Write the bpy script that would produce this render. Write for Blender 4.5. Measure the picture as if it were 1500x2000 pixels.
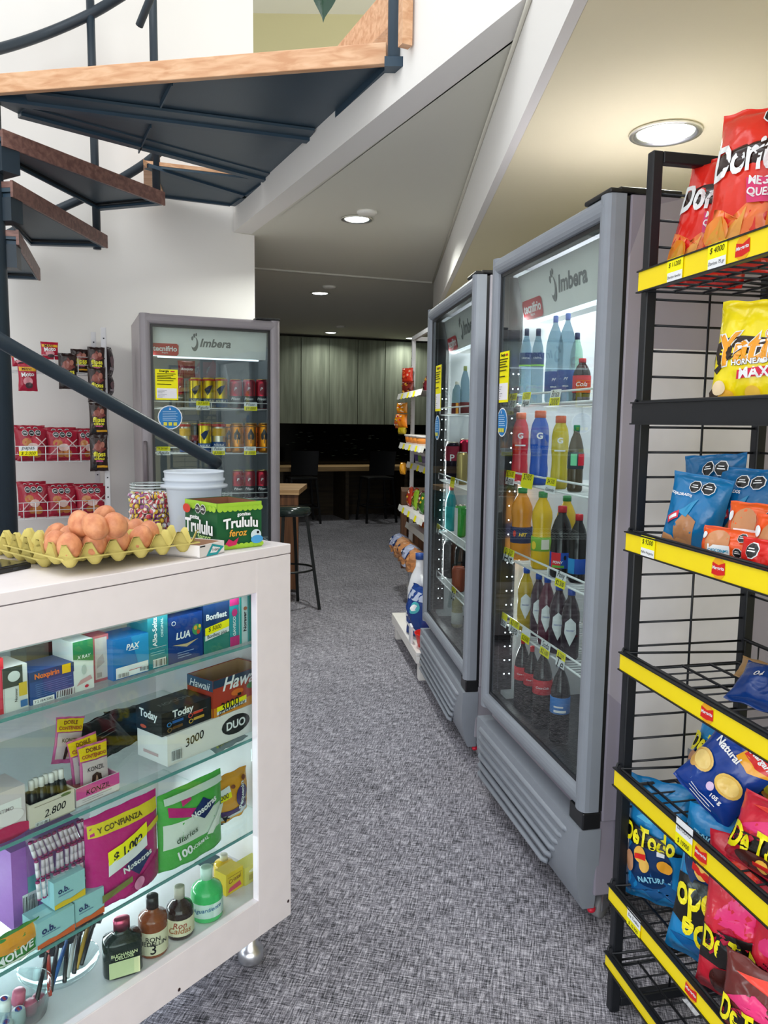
import bpy, bmesh, math, random
from mathutils import Vector, Matrix, noise
random.seed(7)
R = math.radians
PI = math.pi
S = bpy.context.scene
COL = S.collection
for o in list(bpy.data.objects): bpy.data.objects.remove(o)

# ---------------------------------------------------------------- camera
H = 1.38; FPX = 1513.59; PITCH = R(6.5615); ROLL = R(.7244)
cp, sp, cr, sr = math.cos(PITCH), math.sin(PITCH), math.cos(ROLL), math.sin(ROLL)
FW = Vector((0, cp, -sp)); U0 = Vector((0, sp, cp)); X0 = Vector((1, 0, 0))
RT = cr*X0+sr*U0; UP = -sr*X0+cr*U0
CAM = Vector((0, 0, H))
cam = bpy.data.cameras.new('camera'); cam.sensor_fit = 'HORIZONTAL'; cam.sensor_width = 36
cam.lens = FPX*36/1500; cam.clip_start = .02; cam.clip_end = 100
co = bpy.data.objects.new('camera', cam); COL.objects.link(co)
mw = Matrix.Identity(4)
for i in range(3): mw[i][0] = RT[i]; mw[i][1] = UP[i]; mw[i][2] = -FW[i]; mw[i][3] = CAM[i]
co.matrix_world = mw; S.camera = co

# ---------------------------------------------------------------- world, light, exposure
S.view_settings.view_transform = 'Standard'; S.view_settings.look = 'None'
S.view_settings.gamma = 1; S.view_settings.use_curve_mapping = False
S.view_settings.exposure = 0.22
W = bpy.data.worlds.new('daylight'); S.world = W; W.use_nodes = True
bg = W.node_tree.nodes['Background']; bg.inputs[0].default_value = (.93, .97, 1, 1); bg.inputs[1].default_value = 1.35
try:
    S.cycles.max_bounces = 8; S.cycles.diffuse_bounces = 4; S.cycles.transparent_max_bounces = 16
    S.cycles.sample_clamp_indirect = 6; S.cycles.caustics_reflective = False; S.cycles.caustics_refractive = False
except Exception: pass
def area(name, loc, target, sx, sy, power, col=(1, 1, 1)):
    l = bpy.data.lights.new(name, 'AREA'); l.shape = 'RECTANGLE'; l.size = sx; l.size_y = sy; l.energy = power; l.color = col
    o = bpy.data.objects.new(name, l); COL.objects.link(o)
    d = Vector(target)-Vector(loc); o.matrix_world = Matrix.Translation(loc) @ d.to_track_quat('-Z', 'Y').to_matrix().to_4x4()
    return o
area('skylight_daylight', (-1.3, 1.5, 5.3), (-1.2, 2.2, 0), 3.2, 3.4, 55, (.95, .98, 1))
area('storefront_daylight', (.2, -2.4, 1.15), (.3, 3, 1.35), 4.4, 2.2, 70, (.97, .98, 1))

# ---------------------------------------------------------------- projection helpers: a pixel's ray meets a real plane
def ray(px, py): return FW+(px-750)/FPX*RT-(py-1000)/FPX*UP
def atz(px, py, z): d = ray(px, py); return CAM+d*((z-H)/d.z)
def aty(px, py, y): d = ray(px, py); return CAM+d*(y/d.y)
class Frame:
    def __init__(s, ox, oy, rz):
        s.m = Matrix.Translation((ox, oy, 0)) @ Matrix.Rotation(R(rz), 4, 'Z')
        s.o = Vector((ox, oy, 0)); s.x = (s.m.to_3x3() @ Vector((1, 0, 0))); s.y = (s.m.to_3x3() @ Vector((0, 1, 0)))
    def at(s, px, py, y=0):
        d = ray(px, py); P = s.o+s.y*y; t = ((P-CAM).dot(s.y))/d.dot(s.y); X = CAM+d*t; return (X-s.o).dot(s.x), X.z
    def atx(s, px, py, x=0):
        d = ray(px, py); P = s.o+s.x*x; t = ((P-CAM).dot(s.x))/d.dot(s.x); X = CAM+d*t; return (X-s.o).dot(s.y), X.z
    def atz(s, px, py, z): X = atz(px, py, z); return (X-s.o).dot(s.x), (X-s.o).dot(s.y)
WORLD = Frame(0, 0, 0)

# ---------------------------------------------------------------- materials
def lin(h):
    h = h.lstrip('#'); v = [int(h[i:i+2], 16)/255 for i in (0, 2, 4)]
    return tuple(c/12.92 if c <= .04045 else ((c+.055)/1.055)**2.4 for c in v)+(1,)
_mc = {}
KIND = dict(paper=(.55, 0, .3), film=(.22, 0, .5), plastic=(.35, 0, .5), gloss=(.12, 0, .5), matte=(.85, 0, .2), metal=(.3, .9, .5), paint=(.4, 0, .4), wall=(.9, 0, .1))
def newmat(name):
    m = bpy.data.materials.new(name); m.use_nodes = True; nt = m.node_tree
    return m, nt, nt.nodes['Principled BSDF']
def bump(nt, b, scale, strength, dist=.002, detail=2, coord='Object', sc=None, tex='ShaderNodeTexNoise'):
    tc = nt.nodes.new('ShaderNodeTexCoord'); n = nt.nodes.new(tex); bp = nt.nodes.new('ShaderNodeBump')
    mp = nt.nodes.new('ShaderNodeMapping'); mp.inputs['Scale'].default_value = sc or (1, 1, 1)
    nt.links.new(tc.outputs[coord], mp.inputs[0]); nt.links.new(mp.outputs[0], n.inputs['Vector'])
    n.inputs['Scale'].default_value = scale
    if 'Detail' in n.inputs: n.inputs['Detail'].default_value = detail
    bp.inputs['Strength'].default_value = strength; bp.inputs['Distance'].default_value = dist
    out = n.outputs['Fac'] if 'Fac' in n.outputs else n.outputs[0]
    nt.links.new(out, bp.inputs['Height']); nt.links.new(bp.outputs[0], b.inputs['Normal']); return mp
def M(hexc, kind='paper', alpha=None):
    k = (hexc, kind, alpha)
    if k in _mc: return _mc[k]
    m, nt, b = newmat('%s_%s' % (kind, hexc.strip('#')))
    r, me, sp_ = KIND[kind]
    c = lin(hexc); b.inputs['Base Color'].default_value = c; b.inputs['Roughness'].default_value = r
    b.inputs['Metallic'].default_value = me; b.inputs['Specular IOR Level'].default_value = sp_
    # every surface carries a little procedural unevenness of its own pigment
    n = nt.nodes.new('ShaderNodeTexNoise'); n.inputs['Scale'].default_value = 18; mx = nt.nodes.new('ShaderNodeMixRGB'); mx.blend_type = 'MIX'
    tc = nt.nodes.new('ShaderNodeTexCoord'); nt.links.new(tc.outputs['Object'], n.inputs['Vector'])
    mx.inputs[1].default_value = tuple(x*.93 for x in c[:3])+(1,); mx.inputs[2].default_value = tuple(min(1, x*1.05) for x in c[:3])+(1,)
    nt.links.new(n.outputs['Fac'], mx.inputs[0]); nt.links.new(mx.outputs[0], b.inputs['Base Color'])
    if kind == 'film': bump(nt, b, 22, .55, .006, 3)
    if alpha is not None: b.inputs['Alpha'].default_value = alpha
    _mc[k] = m; return m
def emis(name, hexc, s):
    k = ('E', name)
    if k in _mc: return _mc[k]
    m, nt, b = newmat(name); b.inputs['Emission Color'].default_value = lin(hexc); b.inputs['Emission Strength'].default_value = s
    b.inputs['Base Color'].default_value = lin(hexc); _mc[k] = m; return m
def clear(name, tint='#ffffff', rough=0.0, ior=1.45, extra=0.0):
    """thin clear sheet: transparent with fresnel reflection"""
    k = ('G', name)
    if k in _mc: return _mc[k]
    m = bpy.data.materials.new(name); m.use_nodes = True; nt = m.node_tree
    for n in list(nt.nodes): nt.nodes.remove(n)
    out = nt.nodes.new('ShaderNodeOutputMaterial'); t = nt.nodes.new('ShaderNodeBsdfTransparent'); g = nt.nodes.new('ShaderNodeBsdfGlossy')
    mx = nt.nodes.new('ShaderNodeMixShader'); t.inputs[0].default_value = lin(tint); g.inputs['Roughness'].default_value = rough
    ge = nt.nodes.new('ShaderNodeNewGeometry'); dt = nt.nodes.new('ShaderNodeVectorMath'); dt.operation = 'DOT_PRODUCT'
    nt.links.new(ge.outputs['Normal'], dt.inputs[0]); nt.links.new(ge.outputs['Incoming'], dt.inputs[1])
    def mt(op, a, b):
        q = nt.nodes.new('ShaderNodeMath'); q.operation = op
        for i, v in enumerate((a, b)):
            if v is None: continue
            if isinstance(v, (int, float)): q.inputs[i].default_value = v
            else: nt.links.new(v, q.inputs[i])
        return q.outputs[0]
    f0 = ((ior-1)/(ior+1))**2+extra
    c = mt('ABSOLUTE', dt.outputs['Value'], None); f = mt('ADD', mt('MULTIPLY', mt('POWER', mt('SUBTRACT', 1.0, c), 5.0), .6), f0)
    nt.links.new(f, mx.inputs[0]); nt.links.new(t.outputs[0], mx.inputs[1]); nt.links.new(g.outputs[0], mx.inputs[2])
    nt.links.new(mx.outputs[0], out.inputs[0]); _mc[k] = m; return m
def frosty(name, hexc, trans=.5, rough=.3):
    """milky or tinted translucent plastic"""
    k = ('F', name)
    if k in _mc: return _mc[k]
    m = bpy.data.materials.new(name); m.use_nodes = True; nt = m.node_tree; b = nt.nodes['Principled BSDF']; out = nt.nodes['Material Output']
    b.inputs['Base Color'].default_value = lin(hexc); b.inputs['Roughness'].default_value = rough
    t = nt.nodes.new('ShaderNodeBsdfTransparent'); t.inputs[0].default_value = lin(hexc); mx = nt.nodes.new('ShaderNodeMixShader'); mx.inputs[0].default_value = trans
    nt.links.new(b.outputs[0], mx.inputs[1]); nt.links.new(t.outputs[0], mx.inputs[2]); nt.links.new(mx.outputs[0], out.inputs[0])
    _mc[k] = m; return m
def wood(name, c1, c2, axis=0, scale=1.0, rough=.5):
    k = ('W', name)
    if k in _mc: return _mc[k]
    m, nt, b = newmat(name); tc = nt.nodes.new('ShaderNodeTexCoord'); mp = nt.nodes.new('ShaderNodeMapping')
    s = [24*scale]*3; s[axis] = 1.6*scale; mp.inputs['Scale'].default_value = s
    n = nt.nodes.new('ShaderNodeTexNoise'); n.inputs['Scale'].default_value = 2.2; n.inputs['Detail'].default_value = 6; n.inputs['Distortion'].default_value = .6
    r = nt.nodes.new('ShaderNodeValToRGB'); r.color_ramp.elements[0].color = lin(c1); r.color_ramp.elements[1].color = lin(c2)
    r.color_ramp.elements[0].position = .35; r.color_ramp.elements[1].position = .68
    nt.links.new(tc.outputs['Object'], mp.inputs[0]); nt.links.new(mp.outputs[0], n.inputs[0]); nt.links.new(n.outputs['Fac'], r.inputs[0]); nt.links.new(r.outputs[0], b.inputs['Base Color'])
    b.inputs['Roughness'].default_value = rough; _mc[k] = m; return m

# ---------------------------------------------------------------- mesh builder
_glyph = {}
def glyphs(s, bold=0.0, shear=0.0, fine=False):
    k = (s, bold, shear, fine)
    if k in _glyph: return _glyph[k]
    cu = bpy.data.curves.new('t', 'FONT'); cu.body = s; cu.size = 1; cu.resolution_u = 3; cu.offset = bold; cu.shear = shear
    ob = bpy.data.objects.new('t', cu); me = bpy.data.meshes.new_from_object(ob)
    if fine:
        bm = bmesh.new(); bm.from_mesh(me); bmesh.ops.triangulate(bm, faces=bm.faces[:])
        for q in range(3):
            lg = [e for e in bm.edges if e.calc_length() > .22]
            if not lg: break
            bmesh.ops.subdivide_edges(bm, edges=lg, cuts=1); bmesh.ops.triangulate(bm, faces=bm.faces[:])
        bm.to_mesh(me); bm.free()
    vs = [(v.co.x, v.co.y) for v in me.vertices]; fs = [tuple(p.vertices) for p in me.polygons]
    bpy.data.objects.remove(ob); bpy.data.curves.remove(cu); bpy.data.meshes.remove(me)
    if not vs: _glyph[k] = ([], [], 1, 1); return _glyph[k]
    x0 = min(v[0] for v in vs); x1 = max(v[0] for v in vs); y0 = min(v[1] for v in vs); y1 = max(v[1] for v in vs)
    cx, cy = (x0+x1)/2, (y0+y1)/2
    _glyph[k] = ([(v[0]-cx, v[1]-cy) for v in vs], fs, x1-x0, y1-y0); return _glyph[k]
class MB:
    def __init__(s): s.v = []; s.f = []; s.mi = []; s.sm = []; s.mats = []; s.T = None
    def m(s, mat):
        if mat not in s.mats: s.mats.append(mat)
        return s.mats.index(mat)
    def add(s, vs, fs, mat, smooth=False):
        b = len(s.v)
        s.v += [tuple(s.T @ Vector(v)) for v in vs] if s.T is not None else [tuple(v) for v in vs]
        k = None if isinstance(mat, list) else s.m(mat)
        for i, f in enumerate(fs):
            s.f.append(tuple(b+j for j in f)); s.mi.append(k if k is not None else s.m(mat[i])); s.sm.append(smooth)
        return s
    def box(s, x0, x1, y0, y1, z0, z1, mat):
        if x0 > x1: x0, x1 = x1, x0
        if y0 > y1: y0, y1 = y1, y0
        if z0 > z1: z0, z1 = z1, z0
        v = [(x, y, z) for z in (z0, z1) for y in (y0, y1) for x in (x0, x1)]
        return s.add(v, [(0, 2, 3, 1), (4, 5, 7, 6), (0, 1, 5, 4), (2, 6, 7, 3), (0, 4, 6, 2), (1, 3, 7, 5)], mat)
    def prism(s, pts, d, mat, cap=True):
        """pts: 3-D outline, d: extrusion vector"""
        n = len(pts); d = Vector(d); v = [Vector(p) for p in pts]+[Vector(p)+d for p in pts]
        f = [(i, (i+1) % n, n+(i+1) % n, n+i) for i in range(n)]
        if cap: f += [tuple(range(n))[::-1], tuple(range(n, 2*n))]
        return s.add(v, f, mat)
    def lathe(s, prof, mat, seg=20, c=(0, 0, 0), sx=1, sy=1, smooth=True, sq=0):
        v = []; f = []; ms = []
        c = Vector(c)
        for (r, z) in prof:
            for i in range(seg):
                a = 2*PI*i/seg+PI/seg; x, y = math.cos(a), math.sin(a)
                if sq: k = (abs(x)**sq+abs(y)**sq)**(-1/sq); x *= k; y *= k
                v.append(c+Vector((r*x*sx, r*y*sy, z)))
        for j in range(len(prof)-1):
            for i in range(seg):
                f.append((j*seg+i, j*seg+(i+1) % seg, (j+1)*seg+(i+1) % seg, (j+1)*seg+i)); ms.append(mat[j] if isinstance(mat, list) else mat)
        f.append(tuple(range(seg))[::-1]); ms.append(ms[0]); f.append(tuple((len(prof)-1)*seg+i for i in range(seg))); ms.append(ms[-2])
        return s.add(v, f, ms, smooth)
    def tube(s, pts, r, mat, seg=8, closed=False, smooth=True):
        P = [Vector(p) for p in pts]; n = len(P)
        if n < 2: return s
        v = []; f = []; up = None
        for i in range(n):
            a = P[(i-1) % n] if (closed or i > 0) else P[i]; b = P[(i+1) % n] if (closed or i < n-1) else P[i]
            t = (b-a).normalized()
            if up is None:
                up = Vector((0, 0, 1)) if abs(t.z) < .9 else Vector((1, 0, 0))
            sd = t.cross(up).normalized(); up = sd.cross(t).normalized()
            k = 1.0
            if 0 < i < n-1 or closed:
                d1 = (P[i]-P[(i-1) % n]).normalized(); k = 1/max(.5, (max(-1, min(1, d1.dot(t)))))
            for j in range(seg):
                q = 2*PI*(j+.5)/seg; v.append(P[i]+(sd*math.cos(q)+up*math.sin(q))*r*(k if seg < 40 else 1))
        m_ = n if closed else n-1
        for i in range(m_):
            for j in range(seg):
                a = i*seg; b = ((i+1) % n)*seg; f.append((a+j, a+(j+1) % seg, b+(j+1) % seg, b+j))
        if not closed: f += [tuple(range(seg))[::-1], tuple((n-1)*seg+j for j in range(seg))]
        return s.add(v, f, mat, smooth and seg > 4)
    def wire(s, pts, r, mat): return s.tube(pts, r, mat, 5)
    def bar(s, a, b, w, mat):
        return s.tube([a, b], w*.7071, mat, 4, smooth=False)
    def ball(s, c, rx, ry, rz, mat, seg=16, rings=10, egg=0):
        v = []; f = []; c = Vector(c)
        for j in range(rings+1):
            t = PI*j/rings; z = -math.cos(t); r = math.sin(t)*(1-egg*z)
            for i in range(seg): a = 2*PI*i/seg; v.append(c+Vector((rx*r*math.cos(a), ry*r*math.sin(a), rz*z)))
        for j in range(rings):
            for i in range(seg): f.append((j*seg+i, j*seg+(i+1) % seg, (j+1)*seg+(i+1) % seg, (j+1)*seg+i))
        return s.add(v, f, mat, True)
    def surf(s, fn, nu, nv, mat, smooth=True, flip=False, mfn=None):
        v = [fn(i/nu, j/nv) for j in range(nv+1) for i in range(nu+1)]; f = []; ms = []
        for j in range(nv):
            for i in range(nu):
                a = j*(nu+1)+i; q = (a, a+1, a+nu+2, a+nu+1); f.append(q[::-1] if flip else q)
                if mfn: ms.append(mfn((i+.5)/nu, (j+.5)/nv) or mat)
        return s.add(v, f, ms if mfn else mat, smooth)
    def prints(s, items, sf, Wd, Hd, e0=.0006, de=.00035, sub=1):
        """printed matter laid on a surface sf(u, v, lift); u, v in 0..1"""
        e = e0
        for it in items:
            k = it[0]
            if k == 'T':
                _, tx, u, v, wf, mat = it[:6]; op = it[6] if len(it) > 6 else {}
                bo = min(op.get('bold', .008), .032); vs, fs, gw, gh = glyphs(tx, bo, op.get('shear', 0), sub > 1)
                if not vs: continue
                sc = wf*Wd/gw; sy = sc*op.get('tall', 1.0)
                if 'h' in op: sy = op['h']*Hd/gh
                a = R(op.get('rot', 0)); ca, sa = math.cos(a), math.sin(a); pts = []; cv = op.get('arc', 0)
                for layer, (mm, gr) in enumerate(([(op['out'], 1)] if 'out' in op else [])+[(mat, 0)]):
                    if gr:
                        vs2, fs2, g2, h2 = glyphs(tx, bo+.03, op.get('shear', 0), sub > 1)
                    else: vs2, fs2 = vs, fs
                    pts = []
                    for (x, y) in vs2:
                        X, Y = x*sc, y*sy
                        Y += cv*(1-(2*x/gw)**2)*Hd
                        pts.append(sf(u+(X*ca-Y*sa)/Wd, v+(X*sa+Y*ca)/Hd, e))
                    s.add(pts, fs2, mm); e += de
                continue
            if k == 'R':
                _, u0, v0, u1, v1, mat = it[:6]; nu, nv = (1, 1) if sub == 1 else (max(1, int(abs(u1-u0)*sub+.99)), max(1, int(abs(v1-v0)*sub+.99)))
                s.surf(lambda a, b: sf(u0+(u1-u0)*a, v0+(v1-v0)*b, e), nu, nv, mat, sub > 1)
            elif k == 'E':
                _, u, v, ru, rv, mat = it[:6]; n = 18
                s._rings([(u+ru*math.cos(2*PI*i/n), v+rv*math.sin(2*PI*i/n)) for i in range(n)], (u, v), sf, e, mat, 1 if sub == 1 else 3)
            elif k == 'G':
                pts = it[1]; mat = it[2]
                c = it[3] if len(it) > 3 else (sum(p[0] for p in pts)/len(pts), sum(p[1] for p in pts)/len(pts))
                if sub > 1:
                    q = []
                    for i in range(len(pts)):
                        a, b = pts[i], pts[(i+1) % len(pts)]
                        for t in range(3): q.append((a[0]+(b[0]-a[0])*t/3, a[1]+(b[1]-a[1])*t/3))
                    pts = q
                s._rings(pts, c, sf, e, mat, 1 if sub == 1 else 4)
            e += de
        return s
    def _rings(s, pts, c, sf, e, mat, k):
        n = len(pts); v = [sf(c[0], c[1], e)]; f = []
        for r in range(1, k+1):
            for p in pts: v.append(sf(c[0]+(p[0]-c[0])*r/k, c[1]+(p[1]-c[1])*r/k, e))
        for i in range(n): f.append((0, 1+i, 1+(i+1) % n))
        for r in range(1, k):
            for i in range(n): a = 1+(r-1)*n; b = 1+r*n; f.append((a+i, b+i, b+(i+1) % n, a+(i+1) % n))
        s.add(v, f, mat, k > 1)
    def build(s, name, parent=None, mtx=None, bevel=0, seg=2, **tags):
        me = bpy.data.meshes.new(name); me.from_pydata(s.v, [], s.f)
        for m_ in s.mats: me.materials.append(m_)
        me.polygons.foreach_set('material_index', s.mi); me.polygons.foreach_set('use_smooth', s.sm); me.update()
        o = bpy.data.objects.new(name, me); COL.objects.link(o)
        if parent is not None: o.parent = parent
        if mtx is not None: o.matrix_world = mtx
        if bevel:
            b = o.modifiers.new('bevel', 'BEVEL'); b.width = bevel; b.segments = seg; b.limit_method = 'ANGLE'; b.angle_limit = R(40)
        tag(o, **tags); return o
def tag(o, label=None, cat=None, group=None, kind=None):
    if label: o['label'] = label
    if cat: o['category'] = cat
    if group: o['group'] = group
    if kind: o['kind'] = kind
    return o
def thing(name, label, cat, mtx=None, group=None):
    o = bpy.data.objects.new(name, None); o.empty_display_size = .05; COL.objects.link(o)
    if mtx is not None: o.matrix_world = mtx
    return tag(o, label, cat, group)
def pose(fr, x, y, z, rz=0, rx=0, ry=0):
    return fr.m @ Matrix.Translation((x, y, z)) @ Matrix.Rotation(R(rz), 4, 'Z') @ Matrix.Rotation(R(rx), 4, 'X') @ Matrix.Rotation(R(ry), 4, 'Y')
def copy_tree(o, mtx=None, parent=None, label=None, group=None):
    c = o.copy(); COL.objects.link(c)
    if parent is not None: c.parent = parent
    if mtx is not None: c.matrix_world = mtx
    if label: c['label'] = label
    if group: c['group'] = group
    for ch in list(o.children): copy_tree(ch, parent=c)
    return c
def struct(name, mb, **k): return mb.build(name, kind='structure', **k)

# ---------------------------------------------------------------- common product builders
WHT = M('#eef0f2'); BLK = M('#111214', 'plastic'); YEL = M('#fff200'); INK = M('#15161a', 'matte')
def flat(x0, x1, y, z0, z1):   # printing plane of a front face
    return lambda u, v, e: Vector((x0+(x1-x0)*u, y-e, z0+(z1-z0)*v))
def flatl(x, y0, y1, z0, z1):  # printing plane of the left face (reads from back to front)
    return lambda u, v, e: Vector((x-e, y1+(y0-y1)*u, z0+(z1-z0)*v))
def flatt(x0, x1, y0, y1, z):
    return lambda u, v, e: Vector((x0+(x1-x0)*u, y0+(y1-y0)*v, z+e))
def cyl(r, z0, z1, span=PI):
    return lambda u, v, e: Vector(((r+e)*math.sin((u-.5)*span), -(r+e)*math.cos((u-.5)*span), z0+(z1-z0)*v))
def barcode(u0, v0, u1, v1):
    out = [('R', u0, v0, u1, v1, WHT)]; n = 11; rr = random.Random(int(u0*100+v0*991))
    for i in range(n):
        a = u0+(u1-u0)*(i+.5)/n; out.append(('R', a-.25*(u1-u0)/n, v0+.12*(v1-v0), a+rr.choice((.05, .2, .3))*(u1-u0)/n, v1-.08*(v1-v0), INK))
    return out
def carton(name, label, cat, fr, x, y, z, w, d, h, mat, front=(), left=(), top=(), rz=0, rx=0, ry=0, group=None, open_top=False, inner=None, bev=.0012):
    """x, y = front left bottom corner"""
    mb = MB(); t = .0025
    if open_top:
        inner = inner or M('#8d6a4c')
        mb.box(0, w, 0, t, 0, h, mat).box(0, w, d-t, d, 0, h, mat).box(0, t, t, d-t, 0, h, mat).box(w-t, w, t, d-t, 0, h, mat).box(0, w, 0, d, 0, t, mat)
        mb.box(t, w-t, t, t+.0008, t, h-.001, inner).box(t, w-t, d-t-.0008, d-t, t, h-.001, inner).box(t, t+.0008, t, d-t, t, h-.001, inner).box(w-t-.0008, w-t, t, d-t, t, h-.001, inner)
    else: mb.box(0, w, 0, d, 0, h, mat)
    mb.prints(list(front), flat(0, w, 0, 0, h), w, h)
    mb.prints(list(left), flatl(0, 0, d, 0, h), d, h)
    mb.prints(list(top), flatt(0, w, 0, d, h), w, d)
    return mb.build(name, mtx=pose(fr, x, y, z, rz, rx, ry), label=label, cat=cat, group=group)
def bag(name, label, cat, fr, x, y, z, w, h, d, mat, items=(), seed=0, rz=0, rx=0, ry=0, group=None, mfn=None, crimp=None, wr=1.0, parent=None, nar=.08, flop=0.0, base=.0, wave=1.0):
    """pillow bag of printed film; x, y, z is the middle of its bottom edge"""
    o = Vector((seed*7.13, seed*3.7, seed*1.9))
    def half(u, v, sgn, lift=0):
        uu = u*2-1
        prof = max(0, math.sin(PI*min(1, max(0, (v-.03)/.94))))**.42 if .03 < v < .97 else 0
        if base: prof = max(prof, base*min(1, v/.03)) if v < .5 else prof
        th = d/2*max(0, 1-abs(uu)**2.6)**.62*prof
        n1 = noise.noise(Vector((uu*2.2, v*3.1, sgn))+o); n2 = noise.noise(Vector((uu*7, v*5, sgn*2))+o); n3 = 1-abs(noise.noise(Vector((uu*3.5+v*2, v*6-uu*2, sgn*3))+o))*2
        th *= 1+wr*(.22*n1+.1*n2+.1*n3)
        wx = w/2*(1-nar*math.sin(PI*min(1, max(0, v))) )
        X = wx*uu+wr*.012*w*noise.noise(Vector((0, v*5, 0))+o)
        edge = wave*math.sin(uu*9+seed)*.004*(1 if v < .03 or v > .97 else .2)*w/.2
        Z = h*v+wr*h*.012*noise.noise(Vector((uu*3, v*8, 5))+o)
        fl = flop*max(0, v-.7)**2*h*4
        return Vector((X, -sgn*(th+.0004)+edge-(fl)-sgn*lift, Z-fl*.4))
    mb = MB(); cm = crimp or mat
    def mm(u, v):
        if v < .035 or v > .962: return cm
        return mfn(u, v) if mfn else None
    n = 26
    mb.surf(lambda u, v: half(u, v, 1), 22, n+8, mat, mfn=mm); mb.surf(lambda u, v: half(u, v, -1), 14, 18, mat, flip=True, mfn=mm)
    mb.prints(list(items), lambda u, v, e: half(min(.999, max(.001, u)), min(.999, max(.001, v)), 1, e), w, h, e0=.0012, de=.0008, sub=10)
    return mb.build(name, parent=parent, mtx=pose(fr, x, y, z, rz, rx, ry) if parent is None else None, label=label, cat=cat, group=group)
def stars(rr, n, mats, u0=0, u1=1, v0=0, v1=1, s=.06):
    out = []
    for i in range(n):
        u = rr.uniform(u0, u1); v = rr.uniform(v0, v1); k = rr.randint(4, 6); a0 = rr.uniform(0, 6)
        out.append(('G', [(u+s*rr.uniform(.5, 1.2)*math.cos(a0+2*PI*i_/k), v+s*.7*rr.uniform(.5, 1.2)*math.sin(a0+2*PI*i_/k)) for i_ in range(k)], rr.choice(mats), (u, v)))
    return out
def octs(u, v, r, n=2, asp=1.0):
    """black octagonal warning seals"""
    out = []
    for i in range(n):
        c = u+i*r*2.1
        for q, mt in ((1, WHT), (.88, BLK)):
            out.append(('G', [(c+r*q*math.cos(PI/8+PI/4*j), v+r*q*asp*math.sin(PI/8+PI/4*j)) for j in range(8)], mt, (c, v)))
        out.append(('R', c-r*.55, v-r*.12*asp, c+r*.55, v+r*.02*asp, WHT)); out.append(('R', c-r*.4, v+r*.2*asp, c+r*.4, v+r*.32*asp, WHT))
    return out
# ================================================================ SETTING
ZA, ZB = 2.60, 2.31
def paint_wall(name, c, b=.15):
    m, nt, bs = newmat(name); bs.inputs['Base Color'].default_value = lin(c); bs.inputs['Roughness'].default_value = .85
    bump(nt, bs, 120, b, .0008, 3); return m
white_paint = paint_wall('white_wall_paint', '#eceae6'); ceil_paint = paint_wall('ceiling_paint', '#dcdbcf'); beige_paint = paint_wall('beige_wall_paint', '#d3cba0')
ceilb_paint = paint_wall('right_ceiling_paint', '#efe7c6')
# carpet: two directions of woven streaks
cm, nt, b = newmat('woven_carpet'); tc = nt.nodes.new('ShaderNodeTexCoord')
def streak(sc, rot, detail=3):
    mp = nt.nodes.new('ShaderNodeMapping'); mp.inputs['Scale'].default_value = sc; mp.inputs['Rotation'].default_value = (0, 0, R(rot))
    vr = nt.nodes.new('ShaderNodeVectorRotate'); vr.inputs['Angle'].default_value = R(rot); vr.inputs['Axis'].default_value = (0, 0, 1)
    mp.inputs['Rotation'].default_value = (0, 0, 0)
    n = nt.nodes.new('ShaderNodeTexNoise'); n.inputs['Scale'].default_value = 1; n.inputs['Detail'].default_value = detail; n.inputs['Roughness'].default_value = .65
    nt.links.new(tc.outputs['Object'], vr.inputs['Vector']); nt.links.new(vr.outputs[0], mp.inputs[0]); nt.links.new(mp.outputs[0], n.inputs['Vector']); return n
n1 = streak((22, 260, 1), 12); n2 = streak((260, 22, 1), 12); n3 = streak((420, 420, 1), 0, 1); n4 = streak((3, 3, 1), 0, 3)
def mth(op, a, b_, c_=None):
    q = nt.nodes.new('ShaderNodeMath'); q.operation = op
    for i, k in enumerate((a, b_)):
        if isinstance(k, (int, float)): q.inputs[i].default_value = k
        else: nt.links.new(k, q.inputs[i])
    return q.outputs[0]
s_ = mth('ADD', mth('ADD', mth('MULTIPLY', n1.outputs['Fac'], .42), mth('MULTIPLY', n2.outputs['Fac'], .42)), mth('MULTIPLY', n3.outputs['Fac'], .16))
s_ = mth('ADD', s_, mth('MULTIPLY', mth('SUBTRACT', n4.outputs['Fac'], .5), .06))
rp = nt.nodes.new('ShaderNodeValToRGB'); e = rp.color_ramp.elements
e[0].position = .41; e[0].color = lin('#232429'); e[1].position = .605; e[1].color = lin('#d0cdd6')
e2 = rp.color_ramp.elements.new(.5); e2.color = lin('#7f7d86')
nt.links.new(s_, rp.inputs[0]); nt.links.new(rp.outputs[0], b.inputs['Base Color']); b.inputs['Roughness'].default_value = .95
bp = nt.nodes.new('ShaderNodeBump'); bp.inputs['Strength'].default_value = .5; bp.inputs['Distance'].default_value = .002
nt.links.new(s_, bp.inputs['Height']); nt.links.new(bp.outputs[0], b.inputs['Normal'])
carpet = cm
struct('floor', MB().box(-4.5, 4, -3, 14, -.1, 0, carpet))
# left white wall (yaw 59 degrees), double height in the stairwell
WE = Vector((-.88, 5.30, 0)); wd = Vector((math.sin(R(59)), math.cos(R(59)), 0)); wn = Vector((-wd.y, wd.x, 0))
a = WE-wd*3.6
struct('wall_left', MB().prism([WE, a, a+Vector((0, 0, 5.4)), WE+Vector((0, 0, 5.4))], wn*.14, white_paint))
struct('wall_stair', MB().prism([a+wn*.1, Vector((-3.75, -1.6, 0)), Vector((-3.75, -1.6, 5.4)), a+wn*.1+Vector((0, 0, 5.4))], (-.12, 0, 0), white_paint))
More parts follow.
